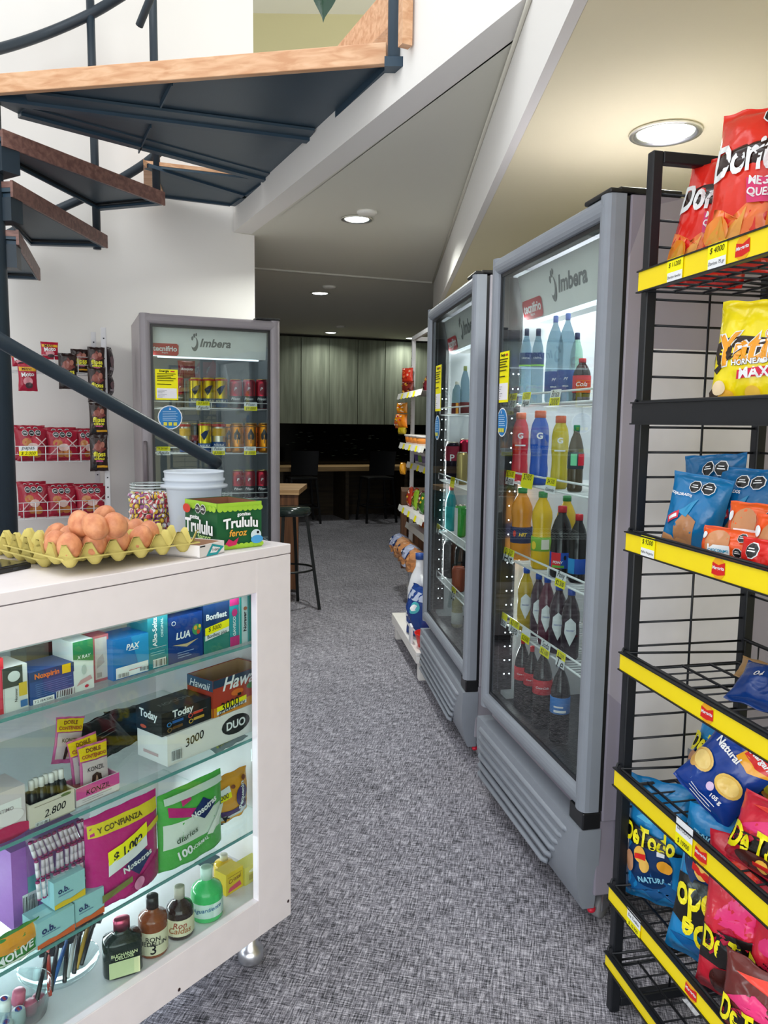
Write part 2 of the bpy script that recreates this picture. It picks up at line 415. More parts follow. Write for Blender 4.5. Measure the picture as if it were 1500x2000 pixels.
# upper floor slab and its fascia
FA = atz(456, 453, ZA); FB = atz(1020, 0, ZA); fd = (FB-FA).normalized()
XS = .434
tS = (XS-FA.x)/fd.x; FC = FA+fd*tS
struct('fascia_stair', MB().prism([FA, FC, FC+Vector((0, 0, .30)), FA+Vector((0, 0, .30))], Vector((-fd.y, fd.x, 0))*.12, white_paint))
# right of the landing the white face goes on up as a wall
FD = FA+fd*((.045-FA.x)/fd.x)
struct('wall_upper', MB().prism([FD+Vector((0, 0, .30)), FC+Vector((0, 0, .30)), FC+Vector((0, 0, 2.8)), FD+Vector((0, 0, 2.8))], Vector((-fd.y, fd.x, 0))*.12, white_paint))
nrm = Vector((-fd.y, fd.x, 0))*.12
slab = [FA+nrm, FC+nrm, Vector((XS, 6.9, ZA)), Vector((4, 6.9, ZA)), Vector((4, 14, ZA)), Vector((-4.4, 14, ZA)), Vector((-4.4, 4.2, ZA))]
slab = [FA+nrm, FC+nrm, Vector((XS+.1, FC.y+.05, ZA)), Vector((XS+.02, 6.9, ZA)), Vector((4, 6.9, ZA)), Vector((4, 14, ZA)), Vector((-4.4, 14, ZA)), WE+wn*.12-wd*4+Vector((0, 0, ZA)), WE+wn*.02+Vector((0, 0, ZA)), FA+wn*.0]
struct('ceiling_corridor', MB().prism(slab, (0, 0, .2), ceil_paint))
struct('ceiling_right', MB().box(XS+.001, 2.6, -1.2, 6.9, ZB, ZB+.2, ceilb_paint))
struct('trim_step', MB().box(XS-.03, XS, -1.2, 6.9, ZB-.001, ZA, white_paint))
struct('wall_step', MB().box(XS, XS+.1, -1.2, FC.y+.1, ZB+.2, 5.4, white_paint))
struct('trim_conduit', MB().tube([(XS-.036, 2.35, ZA-.012), (XS-.036, 6.88, ZA-.012)], .008, M('#d5d2c4', 'plastic')))
jA = atz(497, 522, ZA); jB = atz(851, 551, ZA); jd = (jB-jA).normalized()
struct('trim_joint', MB().prism([jA-jd*1.5, jB, jB+Vector((0, .05, 0)), jA-jd*1.5+Vector((0, .05, 0))], (0, 0, -.012), paint_wall('joint_paint', '#cfcec4')))
struct('wall_right', MB().box(1.55, 1.7, -1.2, 6.9, 0, ZB, beige_paint))
struct('wall_pier', MB().box(XS, 1.7, 6.9, 7.0, 0, ZA, white_paint))
# upper storey seen past the landing
struct('wall_upstairs', MB().box(-5, 3, 8.2, 8.3, 2.8, 5.4, beige_paint))
struct('ceiling_upstairs', MB().box(-4.5, 3, 3.3, 8.3, 5.4, 5.5, white_paint))
# far room
farL = Vector((-2.2, 11.1, 0)); farR = Vector((2.6, 12.9, 0))
fdw = (farR-farL).normalized(); fnw = Vector((-fdw.y, fdw.x, 0))
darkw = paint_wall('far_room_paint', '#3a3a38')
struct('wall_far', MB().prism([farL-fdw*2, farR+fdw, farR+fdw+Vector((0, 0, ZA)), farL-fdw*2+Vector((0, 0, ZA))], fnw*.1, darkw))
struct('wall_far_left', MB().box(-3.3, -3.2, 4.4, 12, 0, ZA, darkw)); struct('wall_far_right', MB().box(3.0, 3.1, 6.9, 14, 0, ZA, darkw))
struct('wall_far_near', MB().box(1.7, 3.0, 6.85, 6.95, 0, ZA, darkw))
struct('wall_back_left', MB().prism([WE+wn*.14, WE+wn*.14-wd*3, WE+wn*.14-wd*3+Vector((0, 0, ZA)), WE+wn*.14+Vector((0, 0, ZA))], wn*.02, white_paint))

# ---------------------------------------------------------------- recessed lights
ring = M('#e8e8e2', 'metal'); alum = M('#b9bcc0', 'metal')
glow = emis('lamp_lens', '#f3fff8', 9)
def downlight(x, y, z, r, label, power):
    t = thing('ceiling_light', label, 'ceiling light', Matrix.Translation((x, y, z)), 'recessed ceiling lights')
    mb = MB(); mb.lathe([(r*1.28, -.004), (r*1.25, -.009), (r*1.12, -.010), (r, -.004), (r*.98, -.001)], [M('#dcd9c8', 'plastic'), ring, alum, alum], 36); mb.build('trim_ring', t)
    MB().lathe([(r*.97, -.0035), (r*.9, -.0065), (0.001, -.007)], glow, 32).build('lens', t)
    l = bpy.data.lights.new('lamp', 'AREA'); l.shape = 'DISK'; l.size = r*1.7; l.energy = power; l.color = (.97, 1, .93); l.spread = R(150)
    lo = bpy.data.objects.new('lamp', l); COL.objects.link(lo); lo.parent = t; lo.location = (0, 0, -.014)
p = atz(1300, 258, ZB); downlight(p.x, p.y, ZB, .088, 'large round recessed light shining in the ceiling above the snack rack', 11)
for (px, py, lb, pw) in ((697, 427, 'round recessed light nearest the staircase landing, lit', 20), (625, 572, 'second recessed light down the corridor ceiling, lit', 11),
                     (646, 649, 'small lit recessed light just before the grey wall cabinets', 4), (803, 660, 'small lit recessed light at the top of the far white shelf', 4)):
    p = atz(px, py, ZA); downlight(p.x, p.y, ZA, .075, lb, pw)
for (px, py, lb) in ((717, 413, 'unlit white ceiling disc beside the nearest corridor light'), (643, 559, 'unlit white ceiling disc beside the second corridor light'), (665, 637, 'unlit white ceiling disc beside the light before the cabinets')):
    p = atz(px, py, ZA); mb = MB(); mb.lathe([(.06, 0), (.06, -.012), (.045, -.02), (.001, -.022)], M('#f4f2ea', 'plastic'), 24)
    mb.build('ceiling_disc', mtx=Matrix.Translation((p.x, p.y, ZA)), label=lb, cat='ceiling fitting', group='white ceiling discs')

# ================================================================ FRAMES OF THE BIG THINGS
F1 = Frame(.364, 2.796, -78); F2 = Frame(.207, 4.037, -82.7); F3 = Frame(-1.313, 4.212, 22)
CT = Frame(-.222, 1.832, 53.6); RK = Frame(.56, 1.70, -78)

# ================================================================ SPIRAL STAIR
steel = M('#2b4152', 'paint'); steel2 = M('#28343e', 'paint'); rubber = M('#0c0f12', 'plastic')
steel_under = M('#364855', 'paint')
oak = wood('oak_edge', '#c48f66', '#dfb48e', 0, .8, .45); walnut = wood('walnut_tread', '#6a4a44', '#8f6a60', 0, .8, .45)
PX = aty(-6, 700, 3.55)
PC = Vector((PX.x, 3.55, 0))
st = thing('spiral_staircase', 'dark steel spiral staircase with wood faced treads winding round a centre pole', 'staircase', Matrix.Translation(PC))
def sl(p): return Vector(p)-PC
MB().lathe([(.058, 0), (.058, 4.6)], steel2, 28).build('center_pole', st)
MB().lathe([(.14, 0), (.14, .012), (.06, .014)], steel2, 28).build('base_plate', st)
def tread(tip_px, back_px, z, h, face, front_in=None):
    """wedge tread: z underside height; nosing faces the camera"""
    tip = sl(atz(*tip_px, z)); bk = sl(atz(*back_px, z))
    root = Vector((0, 0, z)); dn = (tip-root); sd = Vector((dn.y, -dn.x, 0)).normalized()
    n0 = root+sd*.10; b0 = root-sd*.03+Vector((0, 0, 0))
    out = [n0, tip, bk, b0]
    mb = MB(); mb.prism([p+Vector((0, 0, h-.03)) for p in out], (0, 0, .026), face); t = mb.build('tread', st)
    # steel pan under the tread: rim on every side and a recessed plate
    pn = MB(); c = sum(out, Vector())/4
    for i in range(4):
        p, q = out[i], out[(i+1) % 4]; pi = p+(c-p)*.10; qi = q+(c-q)*.10; pj = p+(c-p)*.02; qj = q+(c-q)*.02
        pn.prism([pj, qj, qi, pi], (0, 0, .018), steel)
        pi2 = p+(c-p)*.16; qi2 = q+(c-q)*.16
        pn.prism([pi+Vector((0, 0, .012)), qi+Vector((0, 0, .012)), qi2+Vector((0, 0, .012)), pi2+Vector((0, 0, .012))], (0, 0, .02), rubber)
    pn.prism([p+Vector((0, 0, .022)) for p in out], (0, 0, h-.053), steel_under); pn.build('steel_pan', st)
    nb = MB(); e = sd*.012; nb.prism([n0, tip, tip+e, n0+e], (0, 0, h), face); nb.build('nosing', st)
    sl_ = MB().prism([root+sd*.1+Vector((0, 0, -.10)), root+sd*.1, root-sd*.03, root-sd*.03+Vector((0, 0, -.10))], dn.normalized()*.085, steel2); sl_.build('bracket', st)
    return tip, bk
tA = tread((75, 548), (8, 545), 2.15, .065, walnut)
tB = tread((207, 485), (60, 481), 2.345, .07, walnut)
tC = tread((320, 402), (197, 413), 2.545, .07, walnut)
# landing made of three dark plates on radial ribs, orange wood edge facing the shop
ZL = 2.74
def lp(x, y, z=ZL): return sl(atz(x, y, z))
root = Vector((.0, -.0, ZL))
L0 = lp(0, 188); L1 = lp(757, 131); E1 = lp(602, 281); E2 = lp(515, 357); E3 = lp(475, 388); E4 = lp(450, 402); E5 = lp(322, 386); E6 = lp(280, 330)
Lx = lp(-190, 202); LB = lp(35, 231)
mb = MB()
mb.prism([Lx+Vector((0, 0, .03)), L1+Vector((0, 0, .03)), E1+Vector((0, 0, .03)), root+Vector((0, 0, .03))], (0, 0, .012), steel_under)
mb.build('landing_plate', st)
mb = MB(); mb.prism([root+Vector((0, 0, .02)), E1+Vector((0, 0, .02)), E2+Vector((0, 0, .02)), LB+Vector((0, 0, .02))], (0, 0, .012), steel_under); mb.build('landing_plate', st)
mb = MB(); mb.prism([E6+Vector((0, 0, .012)), E2+Vector((0, 0, .012)), E3+Vector((0, 0, .012)), E4+Vector((0, 0, .012)), E5+Vector((0, 0, .012))], (0, 0, .012), steel_under); mb.build('landing_plate', st)
def rib(a, b_, w, h, nm='rib', mat=steel):
    d = (b_-a); s2 = Vector((d.y, -d.x, 0)).normalized()*w
    MB().prism([a, b_, b_+s2, a+s2], (0, 0, h), mat).build(nm, st)
rib(root, E1, .045, .03); rib(LB, E2, .045, .03); up_ = Vector((0, 0, .014)); rib(root+(E1-root)*.12+up_, E1+up_, .14, .012, 'rib', steel_under); rib(LB+up_, E2+up_, .12, .012, 'rib', steel_under); rib(E6, E3, .05, .02); rib(lp(338, 168), lp(315, 212), -.006, .026, 'weld_seam'); rib(lp(296, 250), lp(272, 300), -.006, .02, 'weld_seam')
rib(L1, E1, .03, .05); rib(E1, E2, .03, .04); rib(E2, E4, .03, .03); rib(E4, E5, .02, .02)
mb = MB(); d = (L1-Lx); s2 = Vector((d.y, -d.x, 0)).normalized()*.03
mb.prism([Lx, L1, L1+s2, Lx+s2], (0, 0, .078), oak); mb.build('wood_edge', st, bevel=.003)
mb = MB(); mb.prism([Lx+Vector((0, 0, .05)), L1+Vector((0, 0, .05)), E1+Vector((0, 0, .05)), E2+Vector((0, 0, .05)), LB+Vector((0, 0, .05))], (0, 0, .026), oak); mb.build('landing_top', st)
mb = MB(); mb.prism([p_+Vector((0, 0, .026)) for p_ in (E6, E2, E3, E4, E5)], (0, 0, .02), oak); mb.build('landing_top', st)
mb = MB(); mb.prism([lp(280, 322), lp(306, 342), lp(322, 386), lp(281, 372)], (0, 0, .03), oak); mb.build('wood_edge', st)
# railings
def vpost(px0, py0, y, ztop, r=.022, nm='baluster'):
    p = sl(aty(px0, py0, y)); MB().tube([p, (p.x, p.y, ztop)], r, steel2, 14).build(nm, st); return p
vpost(190, 487, 4.53, 3.75); vpost(306, 385, 4.45, 4.4)
def rail(pts, r, nm='handrail'): 
    P = [sl(aty(*q)) for q in pts]
    Q = []
    for i in range(len(P)-1):
        for t in range(6):
            k = t/6; p0 = P[max(0, i-1)]; p1 = P[i]; p2 = P[i+1]; p3 = P[min(len(P)-1, i+2)]
            Q.append(.5*((2*p1)+(p2-p0)*k+(2*p0-5*p1+4*p2-p3)*k*k+(-p0+3*p1-3*p2+p3)*k**3))
    Q.append(P[-1]); MB().tube(Q, r, steel2, 14).build(nm, st)
rail([(-90, 112, 4.0), (0, 95, 4.25), (90, 66, 4.45), (172, 30, 4.53), (240, -10, 4.5), (330, -70, 4.45)], .027)
rail([(8, 462, 4.3), (100, 415, 4.45), (190, 374, 4.53), (275, 325, 4.5), (330, 280, 4.45)], .024)
rail([(272, 50, 4.3), (285, 18, 4.25), (305, -30, 4.2)], .02)
rail([(-70, 622, 2.55), (0, 665, 2.62), (120, 733, 2.8), (250, 806, 3.02), (425, 905, 3.4)], .026)
e_ = sl(aty(425, 905, 3.4)); MB().tube([e_+Vector((-.02, 0, .02)), Vector((e_.x-.01, e_.y, 0))], .022, steel2, 14).build('newel_post', st)
cp_ = sl(aty(769, 128, 3.1)); MB().tube([cp_, (cp_.x, cp_.y, 4.2)], .024, M('#4d5d6b', 'paint'), 20).build('corner_post', st)
MB().box(cp_.x-.035, cp_.x+.04, cp_.y-.03, cp_.y+.03, cp_.z-.015, cp_.z+.02, steel).build('corner_bracket', st)
# planked wood upstand beside the landing, standing on the upper floor
def fp(px, py, off=0):
    n = Vector((-fd.y, fd.x, 0)); P = FA+n*off; d = ray(px, py); t = ((P-CAM).dot(n))/d.dot(n); return CAM+d*t
mb = MB(); pl = [fp(652, 98), fp(745, -12), fp(762, -30), fp(762, 94)]
mb.prism(pl, Vector((-fd.y, fd.x, 0))*.03, oak); mb.build('plank_upstand', label='light wood plank panel rising behind the grey landing post', cat='wood panel')
mb = MB(); a = fp(777, 122, -.05); a.z = 2.74
mb.prism([a, a+fd*.035, a+fd*.035+Vector((0, 0, .7)), a+Vector((0, 0, .7))], Vector((-fd.y, fd.x, 0))*.04, oak); mb.build('wood_batten', label='narrow upright wood batten right of the grey landing post', cat='batten')
# leaf of a plant hanging into the stairwell
def leafmesh(base, tip, w, mat):
    mb = MB(); b0, t0 = Vector(base), Vector(tip); ax = t0-b0; sd = Vector((1, .3, 0)).normalized()
    def fn(u, v): 
        k = math.sin(PI*min(1, v*.9+.1))**.8*(1-v**3); return b0+ax*v+sd*(u-.5)*w*k+Vector((0, -.02*(1-(2*u-1)**2)*k, 0))+Vector((0, .03*math.sin(v*3), 0))
    mb.surf(fn, 6, 10, mat); return mb
lf = M('#1f3f2d', 'film')
pt = thing('hanging_plant', 'dark green broad leaf hanging down over the landing', 'plant', Matrix.Translation(aty(640, -60, 4.2)))
leafmesh((-.02, 0, .05), tuple(aty(631, 44, 4.2)-aty(640, -60, 4.2)), .16, lf).build('leaf', pt)
MB().tube([(-.02, 0, .05), (0, .1, .25)], .005, lf).build('stem', pt)

# ================================================================ FAR ROOM
cabm = wood('grey_green_laminate', '#7f8674', '#a0a692', 2, .35, .6)
def farp(px, py, off): # plane in front of the far wall
    P = farL-fnw*off; d = ray(px, py); t = ((P-CAM).dot(fnw))/d.dot(fnw); X = CAM+d*t; return (X-farL).dot(fdw), X.z
FR = Frame(farL.x, farL.y, math.degrees(math.atan2(fdw.y, fdw.x)))
xs = [480, 527, 588, 643, 699, 752, 806, 862, 920]; names = ['leftmost visible', 'second', 'third', 'fourth', 'fifth', 'sixth', 'seventh', 'eighth']
zb = FR.at(650, 828, -.38)[1]
for i in range(8):
    x0 = FR.at(xs[i], 740, -.38)[0]; x1 = FR.at(xs[i+1], 740, -.38)[0]
    if i == 0: lab = 'grey green wall cabinet mostly hidden behind the tall drinks fridge by the shelf rack'
    elif i == 7: lab = 'grey green wall cabinet hidden behind the far white shelf, rightmost of the row'
    else: lab = 'tall grey green laminate wall cabinet, %s one from the left beside the drinks fridge' % ('first', 'second', 'third', 'fourth', 'fifth', 'sixth')[i-1]
    c = thing('wall_cabinet', lab, 'cabinet', pose(FR, x0, -.38, zb), 'wall cabinets in the far room'); w = x1-x0; h = ZA-.03-zb
    MB().box(0, w, .02, .37, 0, h, cabm).build('body', c); MB().box(.006, w-.006, 0, .018, 0, h-.01, cabm).build('door', c, bevel=.002)
ctm = wood('counter_wood', '#a8865a', '#caa878', 0, .5, .5); dkwood = wood('dark_wood_panel', '#2c2418', '#4a3d2a', 0, .4, .6)
mb = MB(); zt = FR.at(650, 912, -.75)[1]
b_ = thing('bar_counter', 'long wooden bar counter along the dark wall at the back', 'counter', pose(FR, 0, 0, 0))
MB().box(-.3, 4.2, -.75, -.04, zt-.06, zt, ctm).build('countertop', b_)
MB().box(-.3, 4.2, -.1, -.05, 0, zt-.06, dkwood).build('back_panel', b_)
for q in (.55, 1.5, 2.4, 3.2): MB().box(q, q+.05, -.7, -.1, 0, zt-.06, dkwood).build('support_panel', b_)
# dark printed mural with faint leaves between counter and cabinets
mb = MB(); mb.box(-.3, 4.2, -.03, -.012, zt, zb, M('#0b0c0d', 'gloss')); rr = random.Random(3)
its = stars(rr, 120, [M('#3b5043', 'paper'), M('#56685f', 'paper'), M('#2c3a40', 'paper'), M('#74857c', 'paper')], .02, .98, .1, .8, .008)
mb.prints(its, flat(-.3, 4.2, -.03, zt, zb), 4.5, zb-zt, e0=.001)
mb.build('wall_mural', mtx=pose(FR, 0, 0, 0), label='black wall panel with faint leaf pattern under the grey green cabinets', cat='wall panel')
def chair(x, y, rz, label):
    c = thing('bar_chair', label, 'chair', pose(WORLD, x, y, 0, rz), 'dark chairs at the back bar counter'); k = M('#0d0f12', 'paint')
    MB().box(-.19, .19, -.19, .19, .60, .63, k).build('seat', c, bevel=.01)
    mb = MB(); mb.surf(lambda u, v: Vector(((u-.5)*.36*(1+.05*v), -.19-.05*v-.03*(1-(2*u-1)**2)*-1, .66+.33*v)), 8, 6, k); mb.surf(lambda u, v: Vector(((u-.5)*.36*(1+.05*v), -.205-.05*v+.03*(1-(2*u-1)**2), .66+.33*v)), 8, 6, k, flip=True); mb.build('backrest', c)
    for sx in (-1, 1):
        for sy in (-1, 1): MB().bar((sx*.17, sy*.17, .6), (sx*.22, sy*.22, 0), .028, k).build('leg', c)
    mb = MB(); q = .2
    for (a1, b1) in (((-q, -q), (q, -q)), ((q, -q), (q, q)), ((q, q), (-q, q)), ((-q, q), (-q, -q))): mb.bar((*a1, .22), (*b1, .22), .018, k)
    mb.build('footrest', c)
for (px, py, lb, rz) in ((590, 1018, 'dark metal bar chair tucked at the left part of the back counter', 18), (735, 1016, 'dark metal bar chair standing at the middle of the back counter', 20)):
    p = atz(px, py, 0); chair(p.x, p.y-.1, rz, lb)
# stool and wooden plinth table beside fridge
tbl = thing('plinth_table', 'brown wood high table with slab side, behind the tall black stool', 'table', pose(WORLD, -1.0, 6.2, 0))
brown = wood('brown_veneer', '#5d3d28', '#87593a', 2, .5, .5)
MB().box(-.5, .32, -.05, .6, .80, .84, wood('pale_table_top', '#a98257', '#cda77a', 0, .6)).build('tabletop', tbl)
MB().box(-.45, .31, -.03, .02, .03, .8, brown).build('side_panel', tbl); MB().box(-.45, -.4, 0, .55, 0, .8, brown).build('side_panel', tbl)
sp_ = Vector((-.70, 5.66, 0)); s_t = thing('bar_stool', 'tall black metal stool with padded seat beside the small wooden table', 'stool', Matrix.Translation(sp_)); k = M('#0e1413', 'paint')
MB().lathe([(.15, .70), (.165, .715), (.165, .745), (.15, .757), (.001, .76)], M('#1d2a28', 'gloss'), 28).build('seat', s_t)
for i in range(4):
    a = R(10+90*i-20); f = Vector((math.cos(a), math.sin(a), 0)); MB().bar(f*.135+Vector((0, 0, .70)), f*.235, .022, k).build('leg', s_t)
MB().tube([(.185*math.cos(2*PI*i/28), .185*math.sin(2*PI*i/28), .30) for i in range(28)], .008, k, 8, closed=True).build('foot_ring', s_t)
tb2 = aty(800, 964, 7.3)
t2 = thing('plinth_table', 'brown wood table partly hidden behind the far white shelf', 'table', pose(WORLD, aty(785, 960, 7.3).x, 7.3, 0)); hz = aty(785, 960, 7.3).z
MB().box(0, .35, 0, .5, hz-.03, hz, brown).build('tabletop', t2); MB().box(0, .05, .0, .5, 0, hz-.03, brown).build('side_panel', t2); MB().box(.05, .33, .4, .43, 0, hz-.03, brown).build('back_panel', t2)

# ================================================================ ROUND CONTAINERS
PROF = {
 'pet': [(.82, 0), (.98, .03), (1, .07), (.97, .12), (1, .17), (1, .42), (.93, .5), (1, .58), (.97, .66), (.7, .79), (.40, .88), (.38, .93)],
 'sport': [(.85, 0), (1, .03), (1, .22), (.93, .30), (.92, .42), (1, .52), (1, .72), (.86, .82), (.60, .89), (.56, .92)],
 'big': [(.85, 0), (1, .03), (1, .4), (.96, .5), (1, .6), (.95, .68), (.68, .8), (.3, .9), (.26, .94)],
 'water': [(.9, 0), (1, .02), (.95, .1), (1, .14), (1, .5), (.95, .55), (.98, .62), (.85, .75), (.45, .88), (.36, .92)],
 'juice': [(.85, 0), (1, .03), (1, .3), (.92, .42), (.86, .52), (1, .66), (.96, .74), (.6, .86), (.42, .9), (.4, .94)],
 'can': [(.78, 0), (.98, .05), (1, .08), (1, .88), (.86, .96)],
 'liquor': [(.98, 0), (1, .02), (1, .60), (.93, .66), (.5, .72), (.40, .75), (.38, .82)],
 'flask': [(.95, 0), (1, .03), (1, .52), (.88, .62), (.5, .70), (.36, .74), (.34, .80)],
}
CAPTOP = {'can': 1.0}
def facecam(fr, x, y):
    P = fr.o+fr.x*x+fr.y*y; d = Vector((-P.x, -P.y, 0)); a = math.atan2(d.y, d.x); fa = math.atan2(-fr.y.y, -fr.y.x); return math.degrees(a-fa)
def where(fr, yc, pxc, pyt):
    d = ray(pxc, pyt); P = fr.o+fr.y*yc; t = ((P-CAM).dot(fr.y))/d.dot(fr.y); X = CAM+d*t; return (X-fr.o).dot(fr.x), X.z, (X-CAM).dot(FW)
def round_item(name, label, cat, fr, yc, pxc, pxw, pyt, z, style, body, cap=None, lab=None, lv=(.2, .5), prints=(), group=None, sq=0, turn=0, flatk=1, seg=20, h=None, xyz=None, neck=None, shiftv=None):
    if xyz: x, y_, r, h = xyz
    else:
        x, zt, dist = where(fr, yc, pxc, pyt); r = pxw/2*dist/FPX; y_ = yc; h = h or max(.03, zt-z)
        if fr in (F1, F2, F3): x = max(x, .042+r)
    t = thing(name, label, cat, pose(fr, x, y_, z, facecam(fr, x, y_)+turn), group)
    pr = PROF[style]; top = pr[-1][1]
    prof = [(q*r, v*h) for q, v in pr]
    MB().lathe(prof+[(prof[-1][0]*.5, prof[-1][1])], body, seg, sx=1, sy=flatk, sq=sq).build('body' if style == 'can' else 'bottle_body', t)
    if style == 'can':
        MB().lathe([(r*.86, top*h), (r*.84, h*.985), (r*.78, h*.985), (r*.77, h*.965), (.001, h*.965)], cap or M('#c9c2b0', 'metal'), seg).build('lid', t)
    elif cap:
        cr_ = prof[-1][0]*1.12; MB().lathe([(cr_, top*h-.004), (cr_, h*.99), (cr_*.85, h), (.001, h)], cap, 16, sy=flatk if flatk < 1 else 1).build('cap', t)
    if neck: MB().lathe([(r*.36, h*.70), (r*.31, h*.8), (r*.31, top*h)], neck, 16).build('neck_seal', t)
    if lab or prints:
        mb = MB(); z0, z1 = h*lv[0], h*lv[1]
        if style in ('liquor', 'flask') and sq:
            sf = lambda u, v, e: Vector(((u-.5)*r*1.55, -r*flatk*1.0-e-.0006, z0+(z1-z0)*v)); wd_ = r*1.55
            its = ([('R', 0, 0, 1, 1, lab)] if lab else [])+list(prints); mb.prints(its, sf, wd_, z1-z0)
        else:
            if lab: mb.lathe([(r*1.0+.0006, z0), (r*1.0+.0012, z0+.001), (r*1.0+.0012, z1-.001), (r*1.0+.0006, z1)], lab, seg, sy=flatk)
            mb.prints(list(prints), cyl(r+.0012, z0, z1), r*PI, z1-z0, sub=10)
        if mb.v: mb.build('label' if style != 'can' else 'print', t)
    return t
WATER = frosty('clear_water_bottle', '#b4c8d2', .74, .12)
def liquid(hexc): return M(hexc, 'gloss')

# ================================================================ DISPLAY FRIDGES
PRICE = lambda *s: None
def tagmesh(mb, x0, x1, z0, z1, y, txt=None, txt2=None, split=.5, tilt=.006):
    sf = lambda u, v, e: Vector((x0+(x1-x0)*u, y-e-tilt*(1-v), z0+(z1-z0)*v))
    its = [('R', 0, 0, 1, 1, WHT), ('R', 0, .0 if split < 0 else split, 1, 1 if split >= 0 else -split, YEL)]
    if txt: its.append(('T', txt, .5, .74, .72, INK, {'shear': .25, 'bold': 0}))
    if txt2: its.append(('T', txt2, .5, .24, .8, INK, {'shear': .3, 'bold': 0}))
    mb.prints(its, sf, x1-x0, z1-z0)
def fridge(label, fr, Wf, Hf, D, framec, sidec, shelves, tags, logo=True, hinge='right', handle=False, led=True, kick=True, lamp=1.0, liner='#dfe3e6', stick=None, zb=.345, zg0=.40, dark_top=False):
    t = thing('display_fridge', label, 'fridge', pose(fr, 0, 0, 0))
    fm = framec; sm = sidec; lin_ = M(liner, 'plastic'); drk = M('#17181b', 'plastic')
    y0 = .062
    mb = MB(); th = .032
    mb.box(0, th, y0, D, zb-.03, Hf, sm).box(Wf-th, Wf, y0, D, zb-.03, Hf, sm).box(th, Wf-th, D-th, D, zb-.03, Hf, sm).box(th, Wf-th, y0, D-th, Hf-th, Hf, sm).box(th, Wf-th, y0, D-th, zb-.03, zb+.02, sm)
    mb.box(.004, Wf-.004, .05, D, .10, zb-.03, sm); mb.build('cabinet_shell', t, bevel=.004)
    mb = MB(); q = .0015
    mb.box(th, th+q, y0+.01, D-th, zb+.02, Hf-th, lin_).box(Wf-th-q, Wf-th, y0+.01, D-th, zb+.02, Hf-th, lin_).box(th, Wf-th, D-th-q, D-th, zb+.02, Hf-th, lin_).box(th, Wf-th, y0+.01, D-th, zb+.02, zb+.02+q, drk)
    mb.build('liner', t)
    # door: rounded frame of four rails
    d = thing('door', None, None); d.parent = t
    sw = .055
    mb = MB()
    def rail_(p0, p1, w, horizontal):
        n = 8; pts = []
        for i in range(n+1):
            a = PI*i/n; pts.append((-math.cos(a)*w/2, .022-.022*math.sin(a)**.7))
        v = []; f = []
        for P in (p0, p1):
            for (o_, yy) in pts: v.append((P[0]+(0 if horizontal else o_), yy, P[1]+(o_ if horizontal else 0)))
            for (o_, yy) in reversed(pts): v.append((P[0]+(0 if horizontal else o_), .05, P[1]+(o_ if horizontal else 0)))
        m_ = len(v)//2
        for i in range(m_): f.append((i, (i+1) % m_, m_+(i+1) % m_, m_+i))
        f.append(tuple(range(m_))); f.append(tuple(range(m_, 2*m_))[::-1])
        mb.add(v, f, fm)
    rail_((sw/2, zb), (sw/2, Hf), sw, False); rail_((Wf-sw/2, zb), (Wf-sw/2, Hf), sw, False)
    rail_((sw*.4, Hf-sw/2), (Wf-sw*.4, Hf-sw/2), sw, True); rail_((sw*.4, zb+sw*.5), (Wf-sw*.4, zb+sw*.5), sw, True)
    mb.build('door_frame', d)
    mb = MB(); g = .012
    for a in ((sw-.004, sw+g, zg0-.0, Hf-sw), (Wf-sw-g, Wf-sw+.004, zg0, Hf-sw)): mb.box(a[0], a[1], .018, .045, a[2], a[3], drk)
    mb.box(sw, Wf-sw, .018, .045, Hf-sw-g, Hf-sw+.004, drk).box(sw, Wf-sw, .018, .045, zb+sw-.004, zb+sw+g, drk)
    mb.build('inner_seal', d)
    MB().box(sw, Wf-sw, .020, .021, zb+sw, Hf-sw, clear('fridge_glass', '#f2f7f6', .0, 1.45, .02)).build('glass_pane', d)
    MB().box(.004, Wf-.004, .05, .062, zb, Hf-.004, drk).build('x', d)
    o = bpy.data.objects['x']; bpy.data.objects.remove(o)
    mb = MB(); mb.box(.004, .05, .05, .064, zb, Hf-.004, drk).box(Wf-.05, Wf-.004, .05, .064, zb, Hf-.004, drk).box(.05, Wf-.05, .05, .064, Hf-.05, Hf-.004, drk).box(.05, Wf-.05, .05, .064, zb, zb+.05, drk)
    mb.build('gasket', d)
    if led:
        mb = MB(); side_x = .0335
        mb.box(side_x, side_x+.004, .066, .11, zb+.06, Hf-.06, drk)
        n = int((Hf-zb-.45)/.052)
        for i in range(n):
            for yy in (.080, .100): mb.ball((side_x+.005, yy, zb+.12+i*.052), .0018, .0026, .0026, emis('led_dot', '#eaf6ff', 7), 8, 4)
        mb.build('light_channel', t)
    if handle: 
        mb = MB(); mb.tube([(.014, .0, 1.015), (.012, -.022, 1.035), (.012, -.022, 1.24), (.014, .0, 1.26)], .011, M('#6d6468', 'paint'), 10); mb.build('handle', d)
    hx = Wf-.14
    mb = MB(); mb.box(hx, Wf+.002, .004, .075, Hf, Hf+.012, drk).box(hx+.07, Wf+.002, .03, .2, Hf, Hf+.016, drk); mb.build('top_hinge', t, bevel=.004)
    mb = MB(); mb.box(Wf-.085, Wf-.002, .006, .06, zb-.05, zb-.002, drk); mb.build('bottom_hinge', t, bevel=.004)
    # louvred kick panel
    mb = MB()
    def kp(u, v):
        z = .055+(zb-.05-.055)*v; y = -.004+.03*(1-v)**3-.004*math.sin(PI*v); ex = .02*(1-v)**2
        return Vector(((-.002+ex)+(Wf+.002-2*ex)*u, y, z))
